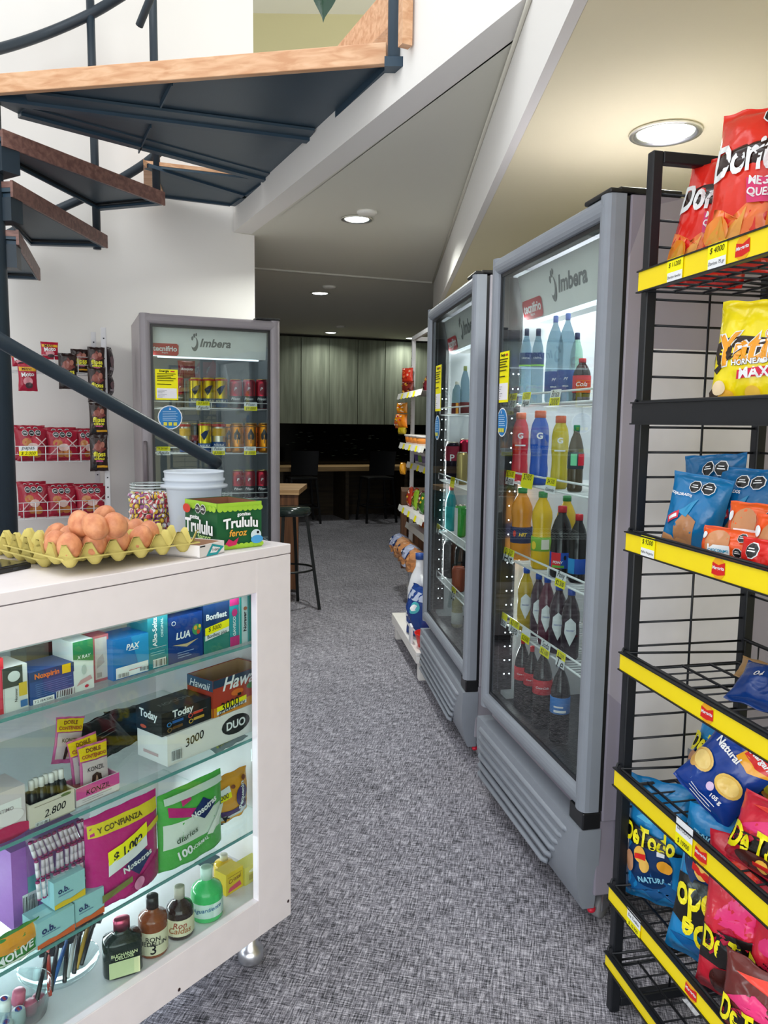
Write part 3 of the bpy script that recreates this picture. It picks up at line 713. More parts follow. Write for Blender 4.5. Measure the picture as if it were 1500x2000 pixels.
    mb.surf(kp, 4, 12, fm); mb.surf(lambda u, v: Vector((kp(0, v).x, kp(0, v).y*(1-u)+.06*u, kp(0, v).z)), 1, 12, fm, flip=True); mb.surf(lambda u, v: Vector((kp(1, v).x, kp(1, v).y*(1-u)+.06*u, kp(1, v).z)), 1, 12, fm)
    mb.surf(lambda u, v: Vector((kp(u, 1).x, kp(0, 1).y*(1-v)+.06*v, kp(0, 1).z)), 1, 1, fm)
    mb.surf(lambda u, v: Vector((kp(u, 0).x, kp(0, 0).y*(1-v)+.06*v, kp(0, 0).z)), 1, 1, fm)
    kpn = mb.build('kick_panel', t)
    mb = MB(); nr = 6
    for i in range(nr):
        z = zb-.085-i*.034; xe = Wf-.07-.03*i*(Wf/.84)*.9
        mb.tube([(.03, .004, z), (.045, -.006, z), (xe-.015, -.006, z), (xe, .004, z)], .0085, fm, 10)
    mb.build('louvres', kpn)
    # casters
    for cx in (.09, Wf-.06):
        for cy in (.10, D-.08):
            c = MB(); c.T = Matrix.Translation((cx, cy, .035)) @ Matrix.Rotation(R(35), 4, 'Z')
            wv = [(.010, -.012), (.033, -.012), (.035, -.008), (.035, .008), (.033, .012), (.010, .012)]
            c2 = MB(); c2.lathe(wv, M('#8f9094', 'plastic'), 22); 
            c.add([Vector((v[2], v[0], v[1])) for v in c2.v], c2.f, M('#8f9094', 'plastic'), True)
            c.box(-.018, -.014, -.02, .02, -.005, .05, M('#c6c8cc', 'metal')).box(.014, .018, -.02, .02, -.005, .05, M('#c6c8cc', 'metal')).box(-.022, .022, -.025, .025, .045, .066, M('#c6c8cc', 'metal'))
            c.ball((0, -.05, .01), .012, .014, .01, M('#d31f3a', 'plastic'), 10, 6).tube([(0, -.04, .008), (0, 0, .01)], .004, M('#c6c8cc', 'metal'))
            c.build('caster', t)
    # header with the maker's lettering
    if logo:
        hd = MB(); zh0, zh1 = Hf-.215, Hf-.062; hm = M('#f3f4f2', 'plastic')
        hs = lambda u, v, e: Vector((.06+(Wf-.12)*u, .078+.03*(1-v)-e, zh0+(zh1-zh0)*v))
        hd.surf(lambda u, v: hs(u, v, 0), 6, 6, hm); hd.surf(lambda u, v: Vector((.06+(Wf-.12)*u, .078+.03+(.1)*v, zh0)), 1, 1, hm, flip=True)
        gray = M('#7d8083', 'paper')
        its = [('T', 'Imbera', .55, .52, .27, gray, {'shear': .25, 'bold': .03}), ('E', .372, .46, .030, .25, gray), ('E', .360, .54, .026, .20, hm), ('E', .350, .66, .009, .075, gray), ('E', .366, .76, .009, .075, gray), ('E', .383, .80, .007, .06, gray),
               ('G', [(.02, .02), (.22, .02), (.235, .08), (.235, .38), (.22, .44), (.02, .44), (.01, .38), (.01, .08)], M('#c23b45', 'paper')), ('T', 'tecnifrio', .122, .26, .20, WHT, {'bold': .03}), ('T', 'Bogota', .122, .11, .05, WHT)]
        hd.prints(its, hs, Wf-.12, zh1-zh0, e0=.001); hdo = hd.build('header', t)
        hl = MB().box(.1, Wf-.1, .11, .13, zh0-.008, zh0-.002, emis('fridge_led', '#eef6ff', 1.1)).build('light_bar', t)
    l = bpy.data.lights.new('fridge_lamp', 'AREA'); l.shape = 'RECTANGLE'; l.size = Wf-.2; l.size_y = .14; l.energy = lamp*2.6; l.color = (.95, .98, 1)
    lo = bpy.data.objects.new('fridge_lamp', l); COL.objects.link(lo); lo.parent = t; lo.location = (Wf/2, .30, Hf-.06); lo.rotation_euler = (R(-14), 0, 0)
    for i, cx in enumerate((.045,)):
        l = bpy.data.lights.new('fridge_lamp', 'AREA'); l.shape = 'RECTANGLE'; l.size = .03; l.size_y = Hf-zb-.4; l.energy = lamp*1.5; l.color = (.95, .98, 1)
        lo = bpy.data.objects.new('fridge_lamp', l); COL.objects.link(lo); lo.parent = t; lo.location = (.065, .10, (Hf+zb)/2); lo.rotation_euler = (R(90), 0, R(-70))
    # wire shelves with price rails
    wm = M('#eef0f0', 'paint')
    for si, zs in enumerate(shelves):
        mb = MB(); ys, ye = .068, D-.06; xa, xb = .040, Wf-.040
        mb.wire([(xa, ys, zs), (xb, ys, zs)], .0035, wm).wire([(xa, ys, zs-.034), (xb, ys, zs-.034)], .0035, wm).wire([(xa, ys, zs-.034), (xa, ys, zs)], .0035, wm).wire([(xb, ys, zs-.034), (xb, ys, zs)], .0035, wm)
        for yy in (.2, .35, ye): mb.wire([(xa, yy, zs-.037), (xb, yy, zs-.037)], .003, wm)
        for xx in (xa, xb): mb.wire([(xx, ys, zs-.034), (xx, ye, zs-.034)], .003, wm)
        mb.wire([((xa+xb)/2, ys, zs-.034), ((xa+xb)/2, ys, zs)], .003, wm)
        n = int((xb-xa)/.022)
        for i in range(1, n): x = xa+(xb-xa)*i/n; mb.wire([(x, ys, zs-.033), (x, ye, zs-.033)], .0018, wm)
        so = mb.build('wire_shelf', t)
        for (u, w, tx, t2, sp) in tags.get(si, ()):
            m2 = MB(); tagmesh(m2, u-w/2, u+w/2, zs-.042, zs+.006, ys-.005, tx, t2, sp); m2.build('price_tag', so)
    if stick:
        (ex0, ex1, ez0, ez1), (rx, rz_, rr_) = stick
        sf = flat(ex0, ex1, .0195, ez0, ez1); mb = MB()
        its = [('R', 0, 0, 1, 1, YEL), ('R', .06, .05, .94, .38, M('#f4f2f6', 'paper')), ('T', 'Energia', .4, .93, .42, INK, {'bold': .03}), ('R', .68, .91, .86, .95, M('#c8262e'))]
        for k, vv in enumerate((.84, .79, .74, .69, .62, .5)): its.append(('R', .08, vv, .9-.1*(k % 3), vv+.022, M('#4c4a10', 'matte')))
        for k in range(6): its.append(('R', .1, .08+k*.045, .3+.1*(k % 3), .09+k*.045, M('#8a8a92', 'matte')))
        mb.prints(its, sf, ex1-ex0, ez1-ez0); mb.build('energy_label', d, label=None)
        sf = flat(rx-rr_, rx+rr_, .0195, rz_-rr_, rz_+rr_); mb = MB()
        its = [('E', .5, .5, .5, .5, WHT), ('E', .5, .5, .46, .46, M('#2f7fc0', 'paper'))]
        for k in range(6): its.append(('R', .2, .38+k*.07, .8-.06*(k % 2), .40+k*.07, M('#b9d8ef', 'paper')))
        for k in (.3, .5, .7): its.append(('G', [(k-.07, .16), (k+.07, .16), (k+.07, .3), (k-.07, .3)], M('#e5dc4a', 'paper')))
        its.append(('T', 'a', .5, .85, .08, WHT)); mb.prints(its, sf, 2*rr_, 2*rr_); mb.build('round_sticker', d)
    return t
silver = M('#8a9099', 'paint'); warmgrey = M('#918b8f', 'paint')
side1, nt, b = newmat('fridge_side_panel'); tc = nt.nodes.new('ShaderNodeTexCoord'); vo = nt.nodes.new('ShaderNodeTexVoronoi'); vo.inputs['Scale'].default_value = 1.6
rp = nt.nodes.new('ShaderNodeValToRGB'); rp.color_ramp.interpolation = 'CONSTANT'; rp.color_ramp.elements[0].color = lin('#8f8996'); rp.color_ramp.elements[1].color = lin('#a29ca6'); rp.color_ramp.elements[1].position = .5
sx_ = nt.nodes.new('ShaderNodeSeparateColor'); nt.links.new(tc.outputs['Object'], vo.inputs['Vector']); nt.links.new(vo.outputs['Color'], sx_.inputs[0]); nt.links.new(sx_.outputs[0], rp.inputs[0]); nt.links.new(rp.outputs[0], b.inputs['Base Color']); b.inputs['Roughness'].default_value = .3
def zr(fr, px, py): return fr.at(px, py, .078)[1]
z1 = [zr(F1, 1000, 773), zr(F1, 990, 920), zr(F1, 988, 1068), zr(F1, 981, 1192)]
z2 = [zr(F2, 872, 797), zr(F2, 863, 925), zr(F2, 861, 1025), zr(F2, 861, 1118)]
z3 = [1.482, 1.228, .965, .70]
def tx(fr, px, py, z=None): return fr.at(px, py, .073)[0]
T1 = {0: [(tx(F1, 1008, 785), .075, 'Agua', '1800', .5), (tx(F1, 1035, 785), .07, '1500', 'Agua', .5), (tx(F1, 1092, 785), .075, 'Brisa', '2000', -.5)],
      1: [(tx(F1, 1003, 935), .09, '$3500', 'Agua', .5), (tx(F1, 1037, 941), .10, '$3900', None, -1), (tx(F1, 1083, 955), .075, '$4.500', 'Gatorade', .5)],
      2: [(tx(F1, 1000, 1090), .10, '$3.500', 'Hit', .5), (tx(F1, 1103, 1138), .07, 'Pony', '$2.500', -.5)],
      3: [(tx(F1, 988, 1212), .09, '', '$4000', .5), (tx(F1, 1011, 1228), .09, '$3.100', 'Jugo', .5), (tx(F1, 1034, 1250), .07, '', '$2500', -.5), (tx(F1, 1072, 1280), .07, 'Soda', '$2.100', -.5), (tx(F1, 1103, 1290), .06, '$ 2500', 'Te', .5)]}
fridge('tall silver glass door drinks fridge nearest the black snack rack, full of bottles', F1, .842, 1.948, .66, silver, side1, z1, T1, stick=((.03+.03, .155, 1.455, 1.627), (.105, 1.387, .05)), lamp=1.6)
T2 = {1: [(.42, .09, '$3.500', None, -1)], 2: [(.1, .08, '$3.000', 'x', .5)], 3: [(.5, .08, '$4.000', 'te', .5)]}
fridge('silver glass door fridge standing second, just behind the nearest drinks fridge', F2, 1.0, 1.95, .66, silver, M('#9a97a0', 'paint'), z2, T2, stick=((.17, .30, 1.44, 1.66), (.23, 1.36, .06)), lamp=1.4)
T3 = {0: [(.335, .075, '$3.500', 'Aguila', .5), (.605, .075, 'Pilsen', '$9.000', -.5)], 1: [(.115, .075, '$ 29.900', 'Aguila', .5), (.42, .07, 'Poker', '$3500', -.5), (.6, .07, 'Poker', '$ 3500', -.5)]}
fridge('grey framed glass door beer fridge against the white wall beside the snack shelf', F3, .765, 1.948, .62, warmgrey, M('#b5adb0', 'paint'), z3, T3, stick=((.075, .195, 1.49, 1.655), (.15, 1.395, .066)), handle=True, led=False, lamp=.45, liner='#666f74')
# white board leaning on the fridge side, behind the rack
mb = MB(); mb.box(.8435, .853, .10, .455, .255, 1.575, M('#e6e3e6', 'paper'))
mb.build('white_board', mtx=pose(F1, 0, 0, 0), bevel=.002, label='tall white board on the side of the nearest fridge behind the snack rack wires', cat='board')

# ---------------------------------------------------------------- contents of the nearest fridge
G1 = 'bottles in the nearest drinks fridge'
navy = M('#20356f', 'paper'); orangec = M('#e8622a', 'plastic'); bluecap = M('#2c57b8', 'plastic'); greencap = M('#1f8a3c', 'plastic'); redcap = M('#d0202c', 'plastic')
def b1(label, row, pxc, pxw, pyt, style, body, cap, yc=.102, h=None, **k):
    z = (z1+[.405])[row]-.034+.003 if row < 4 else .372
    return round_item('drink_bottle', label, 'bottle', F1, yc, pxc, pxw, pyt, z, style, body, cap, group=G1, h=h, **k)
for i, px in enumerate((1029, 1052)): b1('clear water bottle with blue band label, %s on the top fridge shelf' % ('farthest' if i == 0 else 'second'), 0, px, 24, 642, 'water', WATER, M('#22305a', 'plastic'), lab=navy, lv=(.5, .68), prints=[('T', 'CRISTAL', .5, .6, .42, WHT), ('R', .0, .0, 1, .12, M('#8ed04a'))])
for i, (px, pt) in enumerate(((1086, 617), (1110, 612))): b1('tall clear water bottle with pale blue cap, %s of the middle pair' % ('left' if i == 0 else 'right'), 0, px, 34, pt, 'big', WATER, M('#6c86d8', 'plastic'), lab=M('#1f4a8f'), lv=(.12, .36), prints=[('T', 'M', .5, .6, .14, WHT, {'bold': 0, 'shear': .4}), ('T', 'BRISA', .5, .25, .2, WHT)])
b1('clear water bottle with green tint near the hinge side of the top shelf', 0, 1128, 26, 650, 'water', frosty('green_bottle', '#bfe0d2', .55, .12), M('#24315e', 'plastic'), yc=.17)
b1('cola bottle with round red label, at the hinge end of the top shelf', 0, 1138, 34, 700, 'pet', liquid('#20140f'), redcap, yc=.115, lab=M('#c8202a'), lv=(.2, .6), prints=[('T', 'Cola', .5, .5, .4, WHT, {'shear': .3})])
for (lb, px, w, pt, c, capc, g) in (('red sports drink bottle with orange cap, farthest on the second shelf', 1018, 32, 806, '#c3142b', orangec, 0), ('bright blue sports drink bottle with a white letter, on the second shelf', 1056, 36, 802, '#1450b8', orangec, 1), ('yellow sports drink bottle with orange cap, on the second shelf', 1096, 33, 812, '#c9b52a', orangec, 0)):
    b1(lb, 1, px, w, pt, 'sport', liquid(c), capc, prints=[('T', 'G', .5, .55, .2, WHT, {'bold': .05})]+([('R', .3, .05, .7, .12, WHT)] if not g else []), lv=(.5, .8))
b1('dark drink bottle with green and red label at the hinge end of the second shelf', 1, 1127, 30, 830, 'pet', liquid('#4a3c22'), greencap, lab=M('#39424a'), lv=(.35, .6), prints=[('R', .3, .2, .55, .9, M('#7fe0a8')), ('R', .6, .2, .95, .9, M('#e02038'))])
b1('orange juice bottle with dark blue label, farthest on the third shelf', 2, 1021, 42, 952, 'juice', liquid('#d98a12'), greencap, lab=M('#2a2f57'), lv=(.24, .46), prints=[('T', 'HIT', .55, .55, .24, M('#ffcf1f'), {'bold': .04, 'shear': .2}), ('E', .3, .6, .05, .2, M('#d83a2a'))])
b1('yellow soda bottle with green label, second on the third shelf', 2, 1061, 40, 960, 'juice', liquid('#e5b90c'), greencap, lab=M('#7fb23a'), lv=(.24, .42), prints=[('E', .25, .4, .09, .3, M('#f0d23a')), ('R', .5, .15, .75, .85, M('#e9e4d0'))])
b1('black malt drink bottle with red cap and blue and red label on the third shelf', 2, 1099, 42, 988, 'pet', liquid('#140c0c'), redcap, yc=.105, lab=M('#1d4fae'), lv=(.14, .36), prints=[('R', .2, 0, .5, 1, M('#d9262c')), ('T', 'PONY', .42, .4, .3, WHT, {'bold': .04, 'shear': .2}), ('R', .25, .05, .6, .2, M('#5fae3a')), ('E', .62, .7, .04, .15, BLK)])
b1('yellow soda bottle with green cap behind the black malt drink bottle', 2, 1108, 38, 968, 'juice', liquid('#d8b21a'), greencap, yc=.2)
b1('second black malt drink bottle at the hinge end of the third shelf', 2, 1132, 36, 1004, 'pet', liquid('#140c0c'), redcap, yc=.12, lab=M('#1d4fae'), lv=(.14, .36), prints=[('R', .1, 0, .4, 1, M('#2d8fd0'))])
for (lb, px, w, pt, c, yc) in (('yellow juice bottle with white leaf label, farthest on the fourth shelf', 1029, 32, 1108, '#b79a1c', .10), ('dark grape juice bottle with white label, second on the fourth shelf', 1053, 30, 1120, '#3b2230', .115), ('purple juice bottle with white label, third on the fourth shelf', 1070, 32, 1126, '#5a2638', .10), ('dark purple juice bottle with large white label, fourth on the fourth shelf', 1093, 36, 1140, '#33202c', .10), ('dark juice bottle at the hinge end of the fourth shelf', 1117, 36, 1150, '#2a1c26', .11)):
    b1(lb, 3, px, w, pt, 'pet', liquid(c), bluecap, yc=yc, prints=[('G', [(.5, .98), (.68, .8), (.7, .45), (.5, .02), (.3, .45), (.32, .8)], M('#e6e9ea')), ('T', 'nectar', .5, .55, .28, M('#3a4a9a'), {'shear': .3})], lv=(.2, .62))
for (lb, px, w, pt, yc) in (('cola bottle with red label at the far end of the bottom shelf', 1022, 30, 1246, .10), ('cola bottle with red label, second on the bottom shelf', 1040, 30, 1262, .12), ('larger cola bottle with red label and red cap in front on the bottom shelf', 1062, 38, 1266, .11)):
    b1(lb, 4, px, w, pt, 'big', liquid('#1d1210'), redcap, yc=yc, lab=M('#c5202c'), lv=(.44, .62), prints=[('T', 'Coca-Cola', .5, .5, .42, WHT, {'shear': .35, 'bold': .01})])
b1('cola bottle with bright blue label at the hinge end of the bottom shelf', 4, 1097, 38, 1292, 'big', liquid('#1a1214'), bluecap, yc=.115, lab=M('#2f78c4'), lv=(.38, .58), prints=[('R', .3, .1, .7, .25, WHT), ('R', .3, .4, .6, .5, WHT)])
# ---------------------------------------------------------------- contents of the second fridge
G2 = 'drinks in the second fridge'
def b2(name, label, row, pxc, pxw, pyt, style, body, cap, yc=.13, cat='bottle', **k):
    z = z2[row]-.031 if row < 4 else .372
    return round_item(name, label, cat, F2, yc, pxc, pxw, pyt, z, style, body, cap, group=G2, **k)
b2('drink_bottle', 'clear bottle with orange stripe, left on the top shelf of the second fridge', 0, 893, 20, 745, 'water', WATER, M('#e8e4da', 'plastic'), lab=M('#6a2a2a'), lv=(.0, .35), prints=[('R', .45, 0, .6, 1, M('#e09a3a'))])
b2('drink_bottle', 'clear bottle with pale cap, right on the top shelf of the second fridge', 0, 909, 18, 715, 'water', WATER, M('#b9c27a', 'plastic'), lab=M('#6a2a2a'), lv=(0, .25))
b2('beer_can', 'dark red beer can on the second shelf of the second fridge', 1, 884, 26, 862, 'can', M('#1a1420', 'metal'), None, cat='can', prints=[('R', 0, .5, 1, .97, M('#8f1a34')), ('T', 'P', .5, .6, .2, WHT)], lv=(.1, .9))
b2('beer_can', 'pale gold beer can on the second shelf of the second fridge', 1, 903, 22, 882, 'can', M('#b9a36a', 'metal'), None, cat='can', yc=.11)
b2('beer_can', 'red beer can behind on the second shelf of the second fridge', 1, 904, 26, 855, 'can', M('#8f1a34', 'metal'), None, cat='can', yc=.2)
b2('drink_bottle', 'teal bottle with red cap on the third shelf of the second fridge', 2, 882, 22, 950, 'pet', M('#14929a', 'gloss'), M('#c0303a', 'plastic'), lab=M('#1aa0a0'), lv=(.05, .55))
b2('drink_bottle', 'green and white carton drink bottle on the third shelf of the second fridge', 2, 900, 22, 985, 'can', M('#3aa83a', 'gloss'), None, prints=[('R', 0, 0, .35, 1, WHT)], lv=(.05, .9))
b2('dark_jar', 'shiny black jar on the fourth shelf of the second fridge', 3, 880, 28, 1056, 'can', liquid('#0e0d10'), M('#1c1c20', 'plastic'), cat='jar')
b2('dark_jar', 'second shiny black jar on the fourth shelf of the second fridge', 3, 903, 28, 1066, 'can', liquid('#0e0d10'), M('#1c1c20', 'plastic'), cat='jar', yc=.16)
b2('clay_pot', 'terracotta coloured tub at the front of the fourth shelf', 3, 896, 26, 1106, 'can', M('#a0482c', 'plastic'), M('#b5573a', 'plastic'), cat='tub', yc=.1)
b2('drink_bottle', 'pale yellow bottle with orange cap at the bottom of the second fridge', 4, 894, 22, 1150, 'pet', M('#a8a070', 'gloss'), M('#c0502a', 'plastic'), lab=M('#cfd2cc'), lv=(.1, .4))
# ---------------------------------------------------------------- contents of the beer fridge
G3 = 'beer cans in the beer fridge'
def can3(label, row, pxc, pxw, pyt, kind, yc=.12, **k):
    z = z3[row]-.031
    if kind == 'pilsen': body = M('#b3283c', 'metal'); pr = [('R', 0, 0, 1, .42, M('#16161c', 'plastic')), ('T', 'P', .5, .66, .14, WHT, {'shear': .2}), ('E', .5, .66, .13, .2, M('#8f1a30')), ('T', 'P', .5, .66, .12, WHT, {'shear': .2}), ('T', 'Pilsen', .5, .32, .42, WHT, {'shear': .25})]
    elif kind == 'poker': body = M('#d98a18', 'metal'); pr = [('R', .0, .86, 1, .9, M('#8a5a12')), ('E', .42, .55, .07, .13, BLK), ('E', .58, .55, .07, .13, BLK), ('G', [(.36, .6), (.5, .82), (.64, .6)], BLK), ('R', .48, .3, .52, .5, BLK), ('T', 'POKER', .86, .5, .5, BLK, {'rot': 90, 'bold': .03})]
    elif kind == 'aguila': body = M('#d9c02a', 'metal'); pr = [('R', 0, .0, 1, .3, M('#24508f', 'plastic')), ('T', 'AGUILA', .5, .22, .5, WHT, {'bold': .03}), ('G', [(.3, .6), (.5, .72), (.7, .75), (.55, .5), (.45, .4)], M('#1c2f5a')), ('R', .1, .9, .9, .95, M('#b52a2a'))]
    elif kind == 'aguila2': body = M('#cfc9b8', 'metal'); pr = [('R', 0, .55, 1, .8, M('#d9a92a')), ('R', 0, .0, 1, .35, M('#24508f')), ('T', 'AGUILA', .5, .25, .5, WHT, {'bold': .03}), ('R', .0, .86, 1, .95, M('#b52a2a'))]
    else: body = M('#3a4456', 'metal'); pr = [('R', 0, .4, 1, .6, M('#7a2a3a'))]
    return round_item('beer_can', label, 'can', F3, yc, pxc, pxw, pyt, z, 'can', body, M('#d0b878', 'metal'), prints=pr, lv=(.02, .98), group=G3, **k)
P_ = ['left', 'middle', 'right']
for i, px in enumerate((460, 486, 511)): can3('red and black beer can, %s of the three on the upper fridge shelf' % P_[i], 0, px, 25, 740, 'pilsen')
can3('red beer can alone behind the yellow energy sticker on the upper shelf', 0, 351, 16, 735, 'pilsen', yc=.2)
for i, px in enumerate((382, 407, 431)): can3('yellow blue beer can, %s of the wrapped three, upper fridge shelf' % P_[i], 0, px, 26, 737, 'aguila', yc=.12)
can3('dark can at the left of the middle shelf near the round blue sticker', 1, 361, 20, 824, 'aguila2', yc=.16); can3('dark navy can, second from the left on the middle shelf', 1, 381, 17, 826, 'dark', yc=.18)
can3('yellow and silver beer can with eagle emblem, left of the middle shelf pair', 1, 400, 26, 824, 'aguila'); can3('silver and yellow beer can, right of the middle shelf pair', 1, 427, 26, 824, 'aguila2')
for i, px in enumerate((463, 490, 516)): can3('orange beer can with black spade, %s of three, middle fridge shelf' % P_[i], 1, px, 26, 825, 'poker')
can3('orange beer can standing behind the three spade cans on the middle shelf', 1, 447, 20, 827, 'poker', yc=.2)
for i, px in enumerate((465, 487, 512)): can3('red black beer can, %s of the three, lower fridge shelf' % P_[i], 2, px, 23, 917, 'pilsen')
bag('snack_bag', 'small dark red snack bag lying on top of the wrapped yellow cans', 'snack bag', F3, .27, .22, 1.62, .10, .10, .04, M('#7a1f2a', 'film'), [('T', 'Rosquita', .5, .5, .7, WHT, {'shear': .2})], 5, group=None)
# clear film wrap round the three yellow cans
x0 = F3.at(367, 780, .085)[0]; x1 = F3.at(446, 780, .085)[0]
MB().prism([(x0-.004, .08, 1.452), (x1+.004, .08, 1.452), (x1+.004, .155, 1.452), (x0-.004, .155, 1.452)], (0, 0, .152), clear('shrink_film', '#f6f4e0', .15, 1.3, .02)).build('shrink_wrap', mtx=pose(F3, 0, 0, 0), bevel=.006, label='clear shrink film round the three yellow and blue beer cans', cat='wrap')

# ================================================================ WHITE DISPLAY COUNTER
lac = M('#e9e2e4', 'paint'); lac2 = M('#ded9de', 'paint')
ct = thing('display_counter', 'white glass fronted display counter with medicine boxes inside, in the foreground', 'counter', pose(CT, 0, 0, 0))
CW, CD = 1.30, .52
MB().box(-CW, 0, 0, CD, 1.068, 1.09, lac).build('countertop', ct, bevel=.0015)
mb = MB()
mb.box(-.112, -.0005, .0005, .02, .142, 1.066, lac).box(-CW, -CW+.11, .0005, .02, .142, 1.066, lac).box(-CW+.11, -.112, .0005, .02, .142, .235, lac).box(-CW+.11, -.112, .0005, .02, .990, 1.066, lac)
mb.build('front_frame', ct, bevel=.001)
mb = MB(); mb.box(-.02, -.0005, .02, CD-.002, .142, 1.066, lac).box(-CW, -CW+.018, .02, CD-.002, .142, 1.066, lac); mb.build('side_panel', ct)
MB().box(-CW+.018, -.02, CD-.02, CD-.004, .142, 1.066, lac2).build('back_panel', ct)
MB().box(-CW+.018, -.02, .02, CD-.02, .222, .235, lac2).build('bottom_panel', ct)
mb = MB(); mb.box(-.1125, -.105, .003, .018, .235, .99, M('#f3eef4', 'plastic')).box(-CW+.11, -.112, .003, .018, .229, .2352, M('#f3eef4', 'plastic')); mb.build('edge_trim', ct)
MB().box(-CW+.11, -.112, .020, .024, .236, .989, clear('counter_glass', '#f4faf8', 0, 1.45, .0)).build('glass_front', ct)
gedge = M('#5f9a98', 'gloss'); CSH = [.862, .632, .400]
for z in CSH:
    mb = MB(); x0, x1 = -CW+.02, -.022
    mb.box(x0, x1, .031, .47, z-.006, z-.0002, clear('shelf_glass', '#f1f7f5', 0, 1.45, .0)); so = mb.build('glass_shelf', ct)
    MB().box(x0, x1, .0285, .031, z-.0062, z, gedge).build('polished_edge', so)
for fx in (-.045, -CW+.05):
    for fy in (.10, CD-.08):
        MB().lathe([(.03, 0), (.033, .006), (.033, .03), (.028, .036), (.018, .05), (.016, .142)], M('#d6d8dc', 'metal'), 24, c=(fx, fy, 0)).build('foot', ct)
mb = MB()
for (px, py) in ((563, 1760), (350, 1933)):
    x, z = CT.at(px, py, 0); mb.ball((x, .0, z), .004, .0015, .004, M('#57474a', 'metal'), 10, 6)
mb.build('screw_heads', ct)
def lamp(parent, loc, rot, sx, sy, p, col=(.86, .95, 1)):
    l = bpy.data.lights.new('strip_lamp', 'AREA'); l.shape = 'RECTANGLE'; l.size = sx; l.size_y = sy; l.energy = p; l.color = col
    o = bpy.data.objects.new('strip_lamp', l); COL.objects.link(o); o.parent = parent; o.location = loc; o.rotation_euler = rot
MB().box(-CW+.1, -.1, .026, .030, .980, .988, M('#d8dde2', 'plastic')).build('led_strip', ct)
lamp(ct, (-CW/2, .035, .975), (R(25), 0, 0), CW-.25, .02, .3)
lamp(ct, (-CW+.06, .22, .55), (0, R(-90), 0), .6, .2, 2.0, (.75, .9, 1))
lamp(ct, (-CW/2, .3, .138), (0, 0, 0), CW-.4, .1, 1.6, (.8, .92, 1))
lamp(ct, (-.45, .44, .34), (R(-75), 0, 0), .7, .05, 2.4, (.85, .95, 1))

def cbox(label, zs, pl, pr, pt, mat, y=.05, d=.07, rz=0, name='medicine_box', cat='box', pyb=None, **k):
    zpy = pyb or 1500
    x0 = CT.at(pl, zpy_for(zs, pl), y)[0]; x1 = CT.at(pr, zpy_for(zs, pr), y)[0]; z1 = CT.at((pl+pr)/2, pt, y)[1]
    return carton(name, label, cat, CT, x0, y, zs, x1-x0, d, max(.01, z1-zs), mat, rz=rz, **k)
def zpy_for(z, px): # rough pixel row of a shelf height at this column, enough for horizontal measuring
    for it in range(400, 2000, 8):
        if CT.at(px, it, .05)[1] < z: return it
    return 1900
T = lambda *a: ('T',)+a
B = lambda h: M(h, 'paper')
z = CSH[0]
cbox('red carton at the left edge of the frame on the upper glass shelf', z, -40, 11, 1290, B('#c8203c'), front=[('R', .5, .1, .9, .8, B('#d9405a'))])
cbox('white and black sachet dispenser box reading upwards, beside the red carton', z, 8, 56, 1300, B('#d9dcda'), front=[('R', .0, .55, .8, 1, B('#39423c')), ('E', .45, .78, .25, .12, B('#cfd6d2')), T('Noraver', .5, .35, .55, INK, {'rot': 88}), ('R', .62, .3, .95, .6, B('#d8b83a')), ('R', .66, .05, .95, .2, B('#2f6aa8'))])
cbox('low navy blue carton with orange lettering and a barcode', z, 60, 146, 1303, B('#2b4f8c'), front=[('R', 0, .7, 1, 1, B('#24406f')), T('Noxpirin', .38, .82, .55, M('#f07a28'), {'bold': .05}), ('R', .72, .72, .92, 1.0, B('#f2c21c')), ('R', .05, .0, .52, .16, WHT), T('7 2 18/4 5082', .28, .08, .4, INK)]+barcode(.56, 0, .98, .24)+[('R', .08, .62-.06*i, .9-.1*(i % 2), .635-.06*i, B('#5f7fb5')) for i in range(7)])
cbox('dark carton standing behind the navy blue carton', z, 104, 150, 1246, B('#1d2523'), y=.14, d=.04, front=[T('X RAY', .5, .5, .5, B('#6f8a84'))])
cbox('grey cardboard box standing behind at the left of the upper shelf', z, 56, 104, 1258, B('#7a736a'), y=.15, d=.06)
cbox('slim white carton with green top and red mark', z, 145, 184, 1250, B('#dfe6e2'), front=[('R', 0, .66, 1, 1, B('#2c7d4f')), ('G', [(0, .66), (1, .55), (1, .68)], B('#2c7d4f')), T('X RAY', .52, .68, .68, WHT, {'shear': .2}), ('E', .5, .42, .12, .1, B('#b9c6bf')), ('G', [(.1, .12), (.9, .2), (.8, .28), (.3, .22)], B('#c9a0a0')), ('E', .6, .08, .1, .03, M('#c8303c'))])
cbox('flat pink red framed carton with pale window, in front of an orange box', z, 184, 214, 1240, B('#c06a72'), y=.07, front=[('R', .1, .06, .88, .95, B('#cfc6c0')), ('G', [(.2, .3), (.7, .4), (.6, .6), (.25, .5)], B('#b6aca6')), ('R', .2, .1, .5, .2, B('#a8a39c'))])
cbox('thin orange and red carton edge between the pale window carton and the blue carton', z, 214, 223, 1262, B('#d9542c'), y=.07, front=[('R', 0, .3, 1, .5, B('#e8b23a'))])
cbox('bright blue carton with white three letter name and barcode panel', z, 222, 291, 1243, M('#1673b8', 'plastic'), front=[('G', [(.5, 1), (1, 1), (1, .2), (.7, .25)], B('#2a93c9')), T('PAX', .55, .76, .38, WHT, {'shear': .2, 'bold': .04}), ('R', .42, .66, .7, .675, WHT), ('R', .06, .03, .97, .30, WHT)]+barcode(.1, .04, .38, .16)+barcode(.68, .08, .92, .2)+[('R', .35, .2, .7, .215, B('#c0392b'))])
